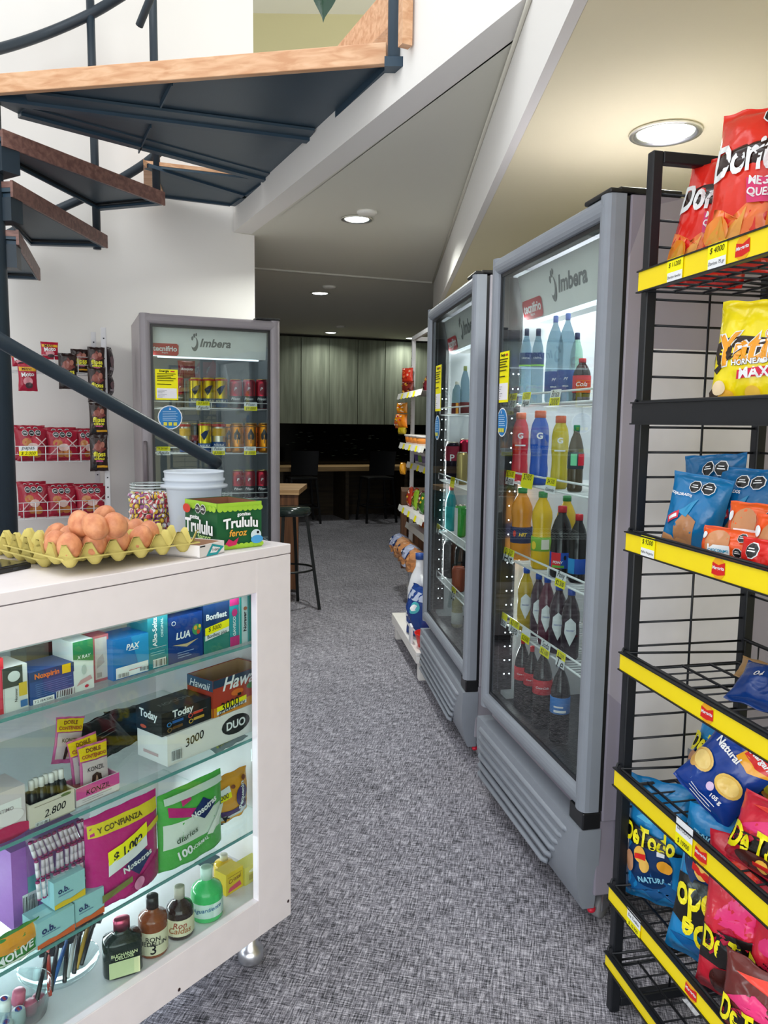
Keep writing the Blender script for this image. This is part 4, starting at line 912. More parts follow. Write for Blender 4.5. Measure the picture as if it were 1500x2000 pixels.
cbox('tall teal carton with lettering running upwards and a barcode', z, 290, 329, 1196, B('#2a8793'), front=[T('Alka-Seltzer', .34, .72, 1.5, WHT, {'rot': 90, 'bold': .02}), T('ORIGINAL', .7, .72, .8, B('#d7f0f0'), {'rot': 90}), ('R', .1, .38, .9, .385, WHT), ('R', .1, .3, .8, .31, B('#9fd0d4')), ('R', .1, .26, .8, .27, B('#9fd0d4'))]+barcode(.2, .03, .85, .18), bev=.001)
cbox('square navy carton with white lettering and a leafy swirl', z, 330, 396, 1200, M('#123a86', 'plastic'), front=[('R', 0, .0, 1, 1, B('#123a80')), T('LUA', .42, .57, .42, WHT, {'shear': .15, 'bold': .05}), ('E', .82, .62, .14, .12, B('#3f8f58')), ('E', .78, .66, .05, .05, B('#d8a03a')), ('E', .86, .56, .05, .05, B('#c9482c')), ('E', .9, .68, .04, .04, B('#e5c53a')), ('G', [(.1, .4), (.5, .3), (.85, .42), (.5, .37)], B('#c9b48a')), ('E', .13, .87, .06, .05, WHT), ('E', .13, .87, .045, .035, B('#123a80')), ('R', .22, .2, .7, .215, B('#8fa6cf')), ('R', .22, .15, .55, .165, B('#8fa6cf')), ('R', .22, .1, .62, .115, B('#8fa6cf'))], left=[('R', .2, .2, .8, .8, B('#0c2c66'))])
cbox('dark blue and green carton carrying a yellow and white price card', z, 398, 448, 1172, B('#14386a'), front=[('R', 0, 0, 1, .35, B('#2f7f74')), T('Bonfiest', .5, .70, .8, WHT, {'bold': .04}), ('G', [(.05, .25), (.98, .33), (.98, .52), (.05, .44)], WHT), ('G', [(.05, .35), (.98, .43), (.98, .58), (.05, .50)], YEL), T('$ 5000', .42, .465, .5, INK, {'shear': .2, 'rot': 4}), T('Bonfiest plus', .5, .33, .75, INK, {'rot': 4})])
cbox('slim teal and pink carton with upward lettering', z, 449, 467, 1168, B('#2597a3'), front=[T('GAVISCON', .5, .45, 1.9, WHT, {'rot': 90, 'bold': .03}), ('R', 0, .85, 1, 1, M('#c62e7a')), ('R', 0, 0, 1, .2, M('#c62e7a')), ('E', .5, .7, .3, .08, M('#c62e7a'))])
cbox('slim white carton with black upward lettering and teal sides', z, 468, 486, 1162, B('#cfe0e0'), front=[('R', 0, 0, .22, 1, B('#2aa3a0')), ('R', .85, 0, 1, 1, B('#2aa3a0')), T('Noraver', .55, .45, 1.6, INK, {'rot': 90, 'bold': .03}), ('E', .6, .72, .2, .04, M('#b0603a'))])
cbox('plain teal green carton against the right end of the upper shelf', z, 487, 512, 1160, B('#20998c'), front=[('R', .2, .5, .9, .7, B('#8fd0c4')), ('R', .2, .8, .9, .82, B('#7ac2b6'))])
cbox('dark carton standing behind the square navy carton', z, 372, 400, 1185, B('#141a22'), y=.16, d=.04)
# second shelf
z = CSH[1]
w0 = CT.at(328, 1515, .06)[0]
xr = -.028
duo = carton('condom_box', 'long white carton with a black oval name, lying flat on the second shelf', 'box', CT, w0, .06, z, xr-w0, .105, .068, B('#ece8e6'),
   front=[('E', .67, .52, .15, .34, BLK), T('DUO', .67, .53, .2, WHT, {'bold': .03}), T('3000', .25, .6, .18, INK, {'shear': .2, 'rot': 8})]+barcode(.03, .1, .12, .5), left=[('R', .2, .2, .7, .3, B('#c9a8a8'))])
zd = z+.0685
x0 = CT.at(317, 1480, .066)[0]; x1 = CT.at(413, 1450, .066)[0]
rings_ = []
for (u, v, c) in ((.13, .45, '#4a8fd0'), (.55, .52, '#e0523a'), (.13, .22, '#8a6a3a'), (.55, .28, '#d8b03a')): rings_ += [('E', u, v, .045, .1, B(c)), ('E', u, v, .03, .07, BLK)]
carton('condom_box', 'black carton with white lettering resting on the long white carton', 'box', CT, x0, .066, zd, x1-x0, .09, CT.at(365, 1378, .066)[1]-zd, M('#17181a', 'plastic'),
   front=[T('Today', .42, .78, .42, WHT, {'bold': .03}), ('R', .2, .42, .42, .54, B('#2f5f9f')), ('R', .62, .50, .82, .62, M('#d8412c')), ('R', .2, .18, .4, .3, B('#6a4a22')), ('R', .62, .24, .84, .36, B('#c9a03a')), ('R', .2, .62, .9, .635, B('#8a8a8a'))]+rings_, left=[T('Today', .5, .75, .7, WHT, {'bold': .03}), ('E', .3, .2, .12, .08, M('#c8502c')), ('R', .1, .5, .9, .52, B('#555'.replace('#555', '#555555')))], top=[T('NOCION', .5, .5, .6, B('#9a9a9a'))])
x0 = CT.at(417, 1420, .063)[0]
carton('condom_box', 'open navy and red sunset carton at the right end on the white carton', 'box', CT, x0, .063, zd, xr-.002-x0, .09, CT.at(455, 1318, .063)[1]-zd, B('#b8402c'), open_top=True, inner=B('#c9a078'),
   front=[('R', 0, .78, 1, 1, B('#223a55')), ('R', 0, .25, 1, .78, B('#b03a26')), ('R', 0, 0, 1, .25, M('#d98a22')), T('Hawaii', .56, .82, .78, WHT, {'shear': .35, 'bold': .02}), ('E', .45, .5, .12, .09, M('#e0702a')), ('E', .75, .56, .12, .09, M('#3f8a4a')), ('R', .45, .38, .52, .46, INK), ('R', .75, .44, .82, .5, INK), ('G', [(.05, .05), (.62, .12), (.62, .26), (.05, .19)], WHT), ('G', [(.05, .14), (.62, .21), (.62, .34), (.05, .27)], YEL), T('3000', .3, .245, .34, INK, {'rot': 4}), T('preservativ', .34, .12, .5, INK, {'rot': 4}), T('x 3', .85, .2, .16, WHT)], left=[('R', 0, .7, 1, 1, B('#39506a')), T('Hawaii', .5, .82, .8, WHT, {'shear': .3}), ('E', .6, .45, .3, .12, M('#b02a2a')), ('R', 0, 0, 1, .25, M('#c9781f'))])
# pink sachets in their tray, black tubes in a cream tray
def sachet(label, px, py, ppx, y, tilt, seed, z0=None, rz=0):
    x, zz = CT.at(px, py, y); w = ppx
    its = [('R', .02, .68, .98, .96, M('#e8c81c', 'film')), T('DOBLE', .5, .88, .5, M('#7a3a1c'), {'bold': .04}), T('CONTENIDO', .5, .76, .85, M('#a8432c'), {'bold': .04}), ('R', .05, .1, .95, .66, M('#c9b8bc', 'film')), T('KONZIL', .5, .5, .6, INK, {'shear': .1}), ('E', .5, .26, .18, .12, M('#c79a86')), ('G', [(.3, .1), (.34, .36), (.5, .42), (.66, .36), (.7, .1), (.6, .1), (.62, .28), (.5, .36), (.38, .28), (.4, .1)], M('#3a2420'), (.5, .39))]
    return bag('sachet', label, 'sachet', CT, x, y, zz, w, w*1.45, .006, M('#c9609a', 'film'), its, seed, rz=rz, rx=-8, ry=tilt, group='pink hair treatment sachets')
xk0 = CT.at(150, 1600, .05)[0]; xk1 = CT.at(234, 1565, .05)[0]
carton('display_tray', 'pink and white display tray holding sachets with yellow tops', 'tray', CT, xk0, .05, z, xk1-xk0, .05, CT.at(190, 1525, .05)[1]-z, B('#e6dce0'), open_top=True, inner=B('#d88ab0'), front=[('R', 0, .4, 1, 1, M('#d8549a')), T('KONZIL', .5, .62, .55, INK, {'shear': .1}), ('R', .12, .28, .8, .3, B('#9a8a90')), ('R', .12, .18, .6, .2, B('#9a8a90'))])
sachet('yellow topped pink sachet at the back left, leaning away', 128, 1490, .062, .12, 14, 3)
sachet('yellow topped pink sachet, upright in the middle of the tray', 172, 1530, .066, .085, -2, 4)
sachet('yellow topped pink sachet at the front right of the tray', 186, 1545, .066, .066, 3, 5)
xt0 = CT.at(60, 1640, .045)[0]; xt1 = CT.at(147, 1600, .045)[0]; ht = CT.at(100, 1558, .045)[1]-z
carton('display_tray', 'cream display tray with a handwritten price, full of small black tubes', 'tray', CT, xt0, .045, z, xt1-xt0, .06, ht, B('#dcd2c4'), open_top=True, inner=B('#a89a88'), front=[T('2.800', .55, .45, .5, INK, {'shear': .3, 'rot': 5}), ('R', .1, .85, .9, .87, B('#8a7a6a')), ('E', .8, .92, .12, .06, B('#6a7a4a'))]+barcode(.1, .03, .4, .2))
tube0 = None
for i in range(7):
    x = xt0+.012+(xt1-xt0-.02)*(i+.5)/7; 
    if tube0 is None:
        tube0 = thing('cosmetic_tube', 'x', 'tube', pose(CT, x, .062, z+.003, 0, -4)); MB().lathe([(.0075, 0), (.0085, .01), (.0085, ht+.008), (.005, ht+.016)], M('#16181c', 'plastic'), 12).build('tube_body', tube0); MB().lathe([(.005, ht+.014), (.0055, ht+.03), (.0045, ht+.034)], M('#e4e0dc', 'plastic'), 12).build('cap', tube0); c = tube0
    else: c = copy_tree(tube0, mtx=pose(CT, x, .062+.004*(i % 2), z+.003, 0, -4))
    c['label'] = ('first', 'second', 'third', 'fourth', 'fifth', 'sixth', 'seventh')[i]+' small black tube with white cap from the left in the cream tray'; c['group'] = 'black tubes in the cream tray'
cbox('pale pink and white carton with crimson base at the left edge of the second shelf', z, -30, 52, 1545, B('#d9ccd0'), y=.05, front=[('R', .05, .45, .9, .75, B('#f0ecec')), ('E', .55, .1, .6, .16, M('#c0285a')), ('E', .6, .42, .35, .16, B('#eee4e6')), T('INTIMO', .5, .6, .4, B('#8a7a80'))])
x, zz = CT.at(235, 1478, .22)
bag('foil_pouch', 'shiny black foil pouch lying behind the sachets on the second shelf', 'pouch', CT, x-.02, .20, z+.006, .13, .10, .03, M('#17191b', 'film'), [('R', .2, .5, .8, .52, B('#7a7a74')), ('R', .3, .4, .7, .42, B('#7a7a74'))], 8, rx=-55, rz=14)
bag('foil_pouch', 'second black foil pouch under the lettered one behind the sachets', 'pouch', CT, x+.06, .22, z+.004, .12, .12, .03, M('#202426', 'film'), [], 9, rx=-70, rz=-20)
# third shelf
z = CSH[2]
def cpx(px, y, zz): return CT.at(px, zpy_for(zz, px), y)[0]
xp0 = cpx(40, .10, z); xp1 = cpx(180, .10, z)
carton('tampon_carton', 'large lilac carton standing behind the clear bag of wrapped sticks', 'box', CT, xp0, .12, z, xp1-xp0, .06, .16, B('#b070c8'), front=[('R', .2, .35, .45, .6, B('#5ab8b8')), T('12', .55, .3, .2, B('#e4c9ec'), {'bold': .05})]+barcode(.12, .05, .32, .4))
stk = thing('stick_bag', 'clear bag of white and magenta wrapped sticks on the third shelf', 'bag', pose(CT, cpx(128, .075, z), .085, CT.at(130, 1728, .075)[1], 0, 0, 0))
mb = MB(); rr = random.Random(4); a_, b__ = M('#e9dfe6', 'film'), M('#a02a6a', 'film')
for row in range(3):
    for i in range(12):
        x = -.055+i*.0098+rr.uniform(-.001, .001); an = R(rr.uniform(-5, 5)+(-16 if row == 2 else 0)); zz0 = .004+row*.04; L_ = .038
        for k in range(4):
            ka, kb = (0, .1, .5, .92, 1)[k], (0, .1, .5, .92, 1)[k+1]; p0 = Vector((x+math.sin(an)*L_*ka, -.02+.004*row, zz0+math.cos(an)*L_*ka)); p1 = Vector((x+math.sin(an)*L_*kb, p0.y, zz0+math.cos(an)*L_*kb))
            mb.tube([p0, p1], .0043, b__ if k in (0, 3) else a_, 6)
mb.build('wrapped_sticks', stk, kind='stuff')
def clearbag(w, h, d, mat, seed, parent, name='clear_wrap'):
    o = Vector((seed*3.1, 1, 2)); mb = MB()
    for sgn in (1, -1):
        def fn(u, v, sgn=sgn):
            uu = 2*u-1; th = d/2*max(0, 1-abs(uu)**4)**.5*max(0, math.sin(PI*v))**.3; th *= 1+.15*noise.noise(Vector((uu*4, v*4, sgn))+o)
            return Vector((w/2*uu, -sgn*th, h*v))
        mb.surf(fn, 12, 12, mat, flip=sgn < 0)
    return mb.build(name, parent)
clearbag(.135, .135, .055, clear('crinkly_film', '#f6f2f6', .12, 1.4, .03), 3, stk)
def pad(label, pl, pr, pt, seed, col, items, y=.050, d=.05, pyb=None, **k):
    x0 = cpx(pl, y, z); x1 = cpx(pr, y, z); zt = CT.at((pl+pr)/2, pt, y)[1]
    return bag('pad_pack', label, 'pack', CT, (x0+x1)/2, y+.01, z, (x1-x0)*.96, zt-z, d, M(col, 'film'), items, seed, nar=.0, wr=.6, base=.9, wave=.25, **k)
diam = lambda c, u, v, s, a=1.0: ('G', [(u, v-s*a), (u+s, v), (u, v+s*a), (u-s, v)], B(c), (u, v))
pad('magenta pack of pads with a yellow top and handwritten price card', 172, 316, 1572, 11, '#c4207c', [('R', .02, .80, .98, .93, M('#e5cf2a', 'film')), T('Y CONFIANZA', .42, .86, .6, M('#5a4a12'), {'bold': .03}), ('G', [(.3, .0), (.98, .35), (.98, .05)], M('#a81866', 'film')), ('G', [(.35, .62), (.98, .72), (.98, .66), (.5, .58)], M('#e5cf2a', 'film')), diam('#1c2f66', .62, .38, .2, .8), T('Nosotras', .6, .38, .42, WHT, {'bold': .03, 'rot': 12}), ('G', [(.2, .52), (.74, .66), (.74, .50), (.2, .36)], WHT, (.47, .51)), ('G', [(.2, .62), (.74, .76), (.74, .62), (.2, .48)], YEL, (.47, .62)), T('$ 1.000', .46, .585, .42, INK, {'bold': .05, 'shear': .2, 'rot': 12}), ('G', [(.12, .1), (.5, .2), (.5, .26), (.12, .18)], M('#7a7a3a')), ('E', .6, .14, .08, .07, M('#e890bc'))])
pad('green and white pack of liners in clear film', 312, 440, 1530, 12, '#4fae4a', [('R', .04, .3, .9, .62, M('#dfe8de', 'film')), ('G', [(.1, .72), (.1, .84), (.62, .66), (.62, .55)], M('#c4207c', 'film')), diam('#1c2f66', .6, .66, .19, .75), T('Nosotras', .6, .67, .42, WHT, {'bold': .03, 'rot': 14}), ('G', [(.28, .80), (.42, .84), (.42, .92), (.34, .94), (.27, .90)], M('#c8307a')), T('100', .3, .2, .2, WHT, {'bold': .04, 'rot': 12}), T('NORMAL', .52, .23, .28, WHT, {'rot': 12}), T('diarios', .32, .42, .3, B('#2a4a2a'), {'rot': 12}), ('R', .05, .88, .95, .96, M('#c9d6ce', 'film')), ('G', [(.62, .3), (.85, .6), (.95, .58), (.72, .28)], M('#eef4ec', 'film'))])
xw0 = cpx(418, .10, z); zt = CT.at(465, 1515, .10)[1]
bag('wipes_pack', 'orange and purple wipes pack with handwritten yellow price card', 'pack', CT, (xw0-.03)/2, .13, z, -.03-xw0, zt-z, .055, M('#e8a020', 'film'), [('R', 0, 0, 1, .18, M('#e6e4ea', 'film')), ('G', [(0, .15), (1, .15), (1, .3), (.5, .24), (0, .34)], M('#4a2a6a', 'film')), ('E', .72, .5, .16, .24, M('#3f2468', 'film')), T('Pequenin', .72, .5, .5, WHT, {'rot': 84, 'bold': .03}), ('E', .5, .78, .05, .04, M('#8a4a2a')), ('E', .8, .86, .06, .05, M('#8a4a2a')), ('G', [(-.0, .62), (.42, .7), (.42, .84), (0, .76)], WHT), ('G', [(-.0, .52), (.42, .6), (.42, .72), (0, .64)], YEL), T('$6000', .2, .64, .3, INK, {'rot': 10, 'shear': .2}), T('24', .25, .08, .22, INK, {'rot': 70})], 14, nar=0, wr=.4, base=.9)
bag('tissue_pack', 'grey blue soft pack lying on top of the orange wipes', 'pack', CT, -.10, .10, z+.195, .12, .10, .02, M('#9aa3b0', 'film'), [('R', .1, .1, .9, .16, M('#d8cf3a')), T('pequenos', .4, .12, .5, B('#2a3a7a')), ('E', .8, .3, .1, .08, B('#2f4aa0')), ('R', .1, .6, .8, .64, WHT), ('R', .2, .7, .7, .74, WHT)], 15, rx=-72, rz=8)
obm = '#9fd0d6'
def ob(label, xl, xr_, zz, h, y, orange=True, group='pale blue tampon boxes'):
    bandc = M('#e2672e') if orange else M('#eac41f')
    return carton('tampon_box', label, 'box', CT, xl, y, zz, xr_-xl, .05, h, B(obm), front=[('R', 0, 0, 1, .16, bandc), ('G', [(0, .16), (.3, .2), (.6, .15), (1, .26), (1, .1), (0, .1)], bandc), T('o.b.', .3, .62, .36, B('#1c2f6a'), {'bold': .05}), ('R', .12, .42, .6, .45, B('#6a8aa8'))], top=[('R', .1, .2, .5, .6, B('#b8e0e2'))], group=group)
xa0, xa1 = cpx(73, .034, z), cpx(146, .034, z); ob('pale blue tampon box with orange base, left one of the lower pair', xa0, xa1, z, .052, .034)
xb0, xb1 = xa1+.004, cpx(205, .036, z); ob('pale blue tampon box with orange base, right one of the lower pair', xb0, xb1, z, .054, .038)
ob('pale blue tampon box with yellow base stacked on the pair', cpx(108, .04, z+.05), cpx(168, .04, z+.05), z+.0545, .054, .042, False)
x, _ = CT.at(30, 1890, .05)
bag('soap_pack', 'green and orange soap pack at the left edge of the third shelf', 'pack', CT, cpx(28, .05, z), .05, z, .10, .055, .03, M('#3f8a3f', 'film'), [('G', [(0, .95), (1, .95), (1, .5), (.4, .4), (0, .5)], M('#e59a2c', 'film')), T('MOLIVE', .45, .32, .7, WHT, {'bold': .03, 'rot': 6}), ('R', 0, 0, 1, .14, M('#dfe6d6', 'film'))], 16, nar=0, base=.9)
# bottom deck: bottles
z = .2355
def bot(name, label, pxc, pxw, pyt, yc, style, body, cap, lab=None, lv=(.1, .45), prints=(), **k):
    return round_item(name, label, 'bottle', CT, yc, pxc, pxw, pyt, z, style, body, cap, lab=lab, lv=lv, prints=prints, group='spirit bottles on the counter floor', **k)
cream = B('#e6dfc0')
bot('spirit_bottle', 'dark green square shouldered spirit bottle with pink foil cap', 237, 74, 1792, .058, 'liquor', liquid('#12241c'), M('#b8506a', 'metal'), B('#cfd9a8'), (.04, .34), [('T', 'BUCHANAN', .5, 1.4, .85, B('#cfd9a8'), {'bold': .02}), ('T', 'DELUXE', .5, 1.22, .6, B('#cfd9a8'), {'bold': .02})], sq=3.2, flatk=.7, turn=8)
bot('spirit_bottle', 'amber rum bottle with cream label and black cap', 297, 56, 1748, .058, 'liquor', liquid('#8a4418'), M('#1a1614', 'plastic'), cream, (.05, .45), [('T', '3', .5, .3, .12, INK), ('T', 'RON', .5, .75, .3, INK), ('T', 'MEDELLIN', .5, .55, .6, INK)])
bot('spirit_bottle', 'dark rum bottle with cream label and paper seal over its cap', 350, 54, 1730, .058, 'flask', liquid('#2a160f'), M('#c9c4b4', 'paper'), cream, (.08, .42), [('T', 'Ron', .5, .72, .3, M('#a8432c'), {'shear': .2}), ('T', 'Caldas', .5, .4, .5, M('#b06a3a'), {'shear': .2})], neck=M('#cfcab8'))
bot('spirit_bottle', 'bright green aniseed spirit bottle with white label', 403, 62, 1692, .060, 'flask', M('#3fc06a', 'gloss'), M('#cfe8dc', 'plastic'), B('#cfe6e0'), (.1, .38), [('T', 'Aguardiente', .5, .6, .6, B('#2a6a9a'), {'shear': .3, 'rot': 8})])
bot('spirit_bottle', 'yellow liqueur bottle behind the green one', 437, 40, 1668, .15, 'flask', M('#e0b81c', 'gloss'), M('#d8d2c0', 'plastic'))
cz = lambda px, y, pt: CT.at(px, pt, y)[1]-z
carton('liqueur_bottle_box', 'narrow yellow flask box with red and pink base artwork', 'box', CT, cpx(442, .075, z), .075, z, cpx(475, .075, z)-cpx(442, .075, z), .04, cz(458, .075, 1700), M('#e2c21c', 'plastic'), front=[('G', [(.1, .1), (.9, .15), (.8, .4), (.2, .3)], M('#d8506a')), ('T', 'Cristal', .5, .62, .7, M('#7a4a12'), {'rot': 6}), ('R', .1, .8, .9, .82, M('#8a6a1a'))])
carton('liqueur_box', 'pale yellow carton at the right end of the counter floor', 'box', CT, cpx(479, .07, z), .07, z, -.03-cpx(479, .07, z), .04, cz(490, .07, 1690), M('#d9cf5a'), front=[('E', .5, .7, .3, .1, M('#f0ecc0')), ('R', .2, .2, .8, .5, M('#b8a83a'))])
carton('small_tin', 'small dark teal box standing behind the yellow bottles', 'box', CT, -.10, .2, z, .06, .05, cz(470, .2, 1660), B('#2a4a50'), front=[('T', 'Piel', .5, .7, .6, B('#9ac0c0'))])
# glass dish with lighters and razors
dx, _ = CT.at(132, 1900, .12)
dish = thing('glass_dish', 'shallow clear glass dish on the counter floor', 'dish', pose(CT, dx, .15, z))
MB().lathe([(.02, 0), (.055, .004), (.078, .026), (.08, .027), (.075, .025), (.05, .008), (.001, .006)], clear('dish_glass', '#eef6f6', 0, 1.45, .04), 28).build('bowl', dish)
rr = random.Random(9)
for i in range(9):
    a = rr.uniform(-.5, .5)+.5; x = dx-.05+i*.013; c = ['#15181c', '#d8412c', '#20242a', '#2f6ab8', '#15181c', '#d6d8da', '#14171a', '#c9a03a', '#1a1d22'][i]
    it = MB(); it.tube([(-.05, 0, 0), (.04, 0, .022)], .0045, M(c, 'plastic'), 8); it.box(.036, .058, -.014, .014, .017, .024, M('#2a2d32', 'plastic'))
    it.build('razor', mtx=pose(CT, x, .125, z+.03+.002*i, 50+rr.uniform(-15, 15), 0, -12), label=('first', 'second', 'third', 'fourth', 'fifth', 'sixth', 'seventh', 'eighth', 'ninth')[i]+' disposable razor in the glass dish counted from the left', cat='razor', group='razors in the glass dish')
# little capped bottles in a clear tub, bottom left
tub = thing('clear_tub', 'clear round tub holding small capped bottles, bottom left of the counter', 'tub', pose(CT, CT.at(48, 1985, .09)[0], .11, z))
MB().lathe([(.05, 0), (.06, .05), (.062, .052), (.058, .05), (.048, .004), (.001, .003)], clear('dish_glass'), 28).build('bowl', tub)
k = 0
for (px, py, c) in ((10, 1958, 'b'), (42, 1948, 'p'), (36, 1970, 'b'), (62, 1962, 'p'), (80, 1958, 'p'), (12, 1995, 'b'), (72, 1992, 'p'), (40, 2010, 'b')):
    x, zz = CT.at(px, py, .09); k += 1
    t = thing('nail_polish_bottle', '%s capped little bottle, %s of the ones in the clear tub' % ('white and blue' if c == 'b' else 'pink', ('first', 'second', 'third', 'fourth', 'fifth', 'sixth', 'seventh', 'eighth')[k-1]), 'bottle', pose(CT, x, .09+.012*(k % 3), zz-.055, 0, 8, 4*(k % 3-1)), 'small bottles in the clear tub')
    MB().lathe([(.009, 0), (.010, .004), (.010, .032), (.006, .036)], M('#e4ecf2', 'plastic') if c == 'b' else M('#f0d6dc', 'plastic'), 14).build('bottle_body', t)
    mb = MB(); mb.lathe([(.0115, .034), (.0125, .038), (.012, .058), (.010, .061), (.001, .0615)], M('#f2f5f8', 'plastic') if c == 'b' else M('#e87a98', 'plastic'), 18)
    if c == 'b': mb.prints([('E', .5, .5, .28, .28, M('#3a5ac0')), ('R', .4, .3, .6, .7, M('#c03a50'))], flatt(-.0115, .0115, -.0115, .0115, .0615), .02, .02)
    mb.build('cap', t)

# ================================================================ THINGS ON THE COUNTER
Z = 1.0905
trayc = M('#c9bb6e', 'matte'); bumpm = trayc
nt = trayc.node_tree; bump(nt, nt.nodes['Principled BSDF'], 300, .5, .001, 2)
TR = Frame(-.583, 1.594, 49.4)
def egg_tray(label, fr, z0, group='egg trays'):
    p = .05; nx, ny = 6, 5; r_ = 8; mb = MB()
    def f(x, y): return (2-math.cos(2*PI*x/p)-math.cos(2*PI*y/p))/4
    for sgn in (0, 1):
        def fn(u, v, sgn=sgn):
            x = (u-.5)*nx*p; y = (v-.5)*ny*p; k = f(x+p/2 if nx % 2 == 0 else x, y+p/2 if ny % 2 == 0 else y)
            k = min(1, max(0, (k-.06)/.86)); k = k**1.3
            return Vector((x, y, .002+.046*k-(0 if sgn == 0 else .0018)))
        mb.surf(fn, nx*r_, ny*r_, trayc, flip=sgn == 1)
    # turned rim
    for (a, b_) in (((-nx*p/2, -ny*p/2), (nx*p/2, -ny*p/2)), ((nx*p/2, -ny*p/2), (nx*p/2, ny*p/2)), ((nx*p/2, ny*p/2), (-nx*p/2, ny*p/2)), ((-nx*p/2, ny*p/2), (-nx*p/2, -ny*p/2))):
        mb.bar((a[0], a[1], .0205), (b_[0], b_[1], .0205), .0025, trayc)
    return mb.build('egg_tray', mtx=fr.m @ Matrix.Translation((0, 0, z0)), label=label, cat='egg tray', group=group)
egg_tray('yellow pulp egg tray carrying the brown eggs, on top', TR, Z+.012)
TB_ = Frame(-.583-.0759, 1.594+.0651, 49.4)
egg_tray('empty yellow pulp egg tray beneath, sticking out at the left', TB_, Z)
eggm, nt, b = newmat('brown_eggshell'); n = nt.nodes.new('ShaderNodeTexNoise'); n.inputs['Scale'].default_value = 60; n.inputs['Detail'].default_value = 4
rp = nt.nodes.new('ShaderNodeValToRGB'); rp.color_ramp.elements[0].color = lin('#bd7550'); rp.color_ramp.elements[1].color = lin('#d89468'); rp.color_ramp.elements[0].position = .35; rp.color_ramp.elements[1].position = .65
tc = nt.nodes.new('ShaderNodeTexCoord'); nt.links.new(tc.outputs['Object'], n.inputs['Vector']); nt.links.new(n.outputs['Fac'], rp.inputs[0]); nt.links.new(rp.outputs[0], b.inputs['Base Color']); b.inputs['Roughness'].default_value = .5
eggs = [(113, 1060, 0), (129, 1046, 0), (148, 1053, 0), (168, 1061, 0), (196, 1068, 0), (218, 1052, 0), (240, 1064, 0), (280, 1059, 0), (268, 1041, 0), (252, 1030, 0), (150, 1030, 0), (205, 1040, 0), (186, 1052, 0), (235, 1040, 0),
        (157, 1022, 1), (186, 1028, 1), (225, 1025, 1), (204, 1010, 1)]
wh = ['at the front left corner of the pile', 'second from the left in the back of the pile', 'lower left, behind the front egg', 'lower front, left of the middle', 'lowest in the very front', 'lower row, behind the front middle', 'lower row, right of the front middle', 'at the right front end of the pile', 'right side, second row', 'at the far right back', 'low at the back left', 'low in the middle of the pile', 'low centre, under the top eggs', 'low, right of centre', 'on top at the left', 'on top in front, the most prominent', 'on top at the right', 'on top at the back']
e0 = None; used = {}
for i, (px, py, lv) in enumerate(eggs):
    zc = Z+.052 if lv == 0 else Z+.091; P = atz(px, py, zc)
    if lv == 0:   # each egg of the bottom layer sits in the nearest free cup
        L_ = TR.m.inverted() @ P; best = min(((math.hypot(L_.x-(a-2.5)*.05, L_.y-(b_-2)*.05), a, b_) for a in range(6) for b_ in range(5) if (a, b_) not in used))
        used[best[1:]] = 1; P = TR.m @ Vector(((best[1]-2.5)*.05, (best[2]-2)*.05, zc)); sc = .0215+.0008*((i*7) % 3-1)
    rt = Matrix.Translation(P) @ Matrix.Rotation(R((i*67) % 360), 4, 'Z') @ Matrix.Rotation(R(8+(i*13) % 16 if lv == 0 else 40), 4, 'X')
    if e0 is None: e0 = MB().ball((0, 0, 0), .0228, .0228, .0275, eggm, 28, 18, egg=.09).build('egg', mtx=rt); e = e0
    else: e = e0.copy(); COL.objects.link(e); e.matrix_world = rt
    e['label'] = 'brown egg '+wh[i]; e['category'] = 'egg'; e['group'] = 'brown eggs on the pulp tray'
# jar of wrapped sweets
jar = Vector((-.602, 1.985, Z)); jt = thing('candy_jar', 'clear plastic jar without lid, filled with wrapped sweets, behind the eggs', 'jar', Matrix.Translation(jar))
MB().lathe([(.045, 0), (.053, .006), (.055, .02), (.055, .092), (.050, .104), (.047, .110), (.047, .128), (.049, .129), (.049, .124)], clear('jar_plastic', '#f4f8f8', .02, 1.35, .01), 36).build('jar_body', jt)
mb = MB()
for zz in (.112, .119, .126): mb.tube([(.049*math.cos(2*PI*i/36), .049*math.sin(2*PI*i/36), zz) for i in range(36)], .0012, frosty('milky', '#e8eef0', .5), 6, closed=True)
mb.build('screw_thread', jt)
cols = ['#c93a4a', '#e2b52a', '#8a3a7a', '#e6dfe2', '#d86a8a', '#5a3a6a']; protos = []
for c in range(4):
    mb = MB(); mb.ball((0, 0, 0), .0068, .0068, .0068, M(cols[c], 'gloss'), 12, 8)
    mb.lathe([(.0069, -.0016), (.0072, 0), (.0069, .0016)], M(['#f0e3da', '#5a2a5a', '#ecd23a', '#b83a6a'][c], 'gloss'), 12); 
    mb.lathe([(.002, .0062), (.0045, .0105), (.003, .0105)], M(['#e9c9b0', '#e8dfe6', '#caa0c0', '#e9e0a0'][c], 'film'), 8); protos.append(mb)
rr = random.Random(5); meshes = [None]*4; n = 0
for ring_ in range(8):
    zc = .011+ring_*.0122; zc2 = zc
    for (rad, cnt) in ((.0455, 20), (.031, 7 if ring_ == 7 else 0)):
        for i in range(cnt):
            a = 2*PI*(i+.5*(ring_ % 2))/cnt+rr.uniform(-.05, .05); k = rr.randrange(4)
            mt = Matrix.Translation(jar+Vector((rad*math.cos(a), rad*math.sin(a), zc+rr.uniform(-.0015, .0015)))) @ Matrix.Rotation(rr.uniform(0, 6), 4, 'X') @ Matrix.Rotation(rr.uniform(0, 6), 4, 'Y')
            if meshes[k] is None: o = protos[k].build('wrapped_candy', mtx=mt); meshes[k] = o
            else: o = meshes[k].copy(); COL.objects.link(o); o.matrix_world = mt
            o['label'] = 'small round foil wrapped sweet inside the clear jar'; o['category'] = 'sweet'; o['group'] = 'wrapped sweets in the jar'
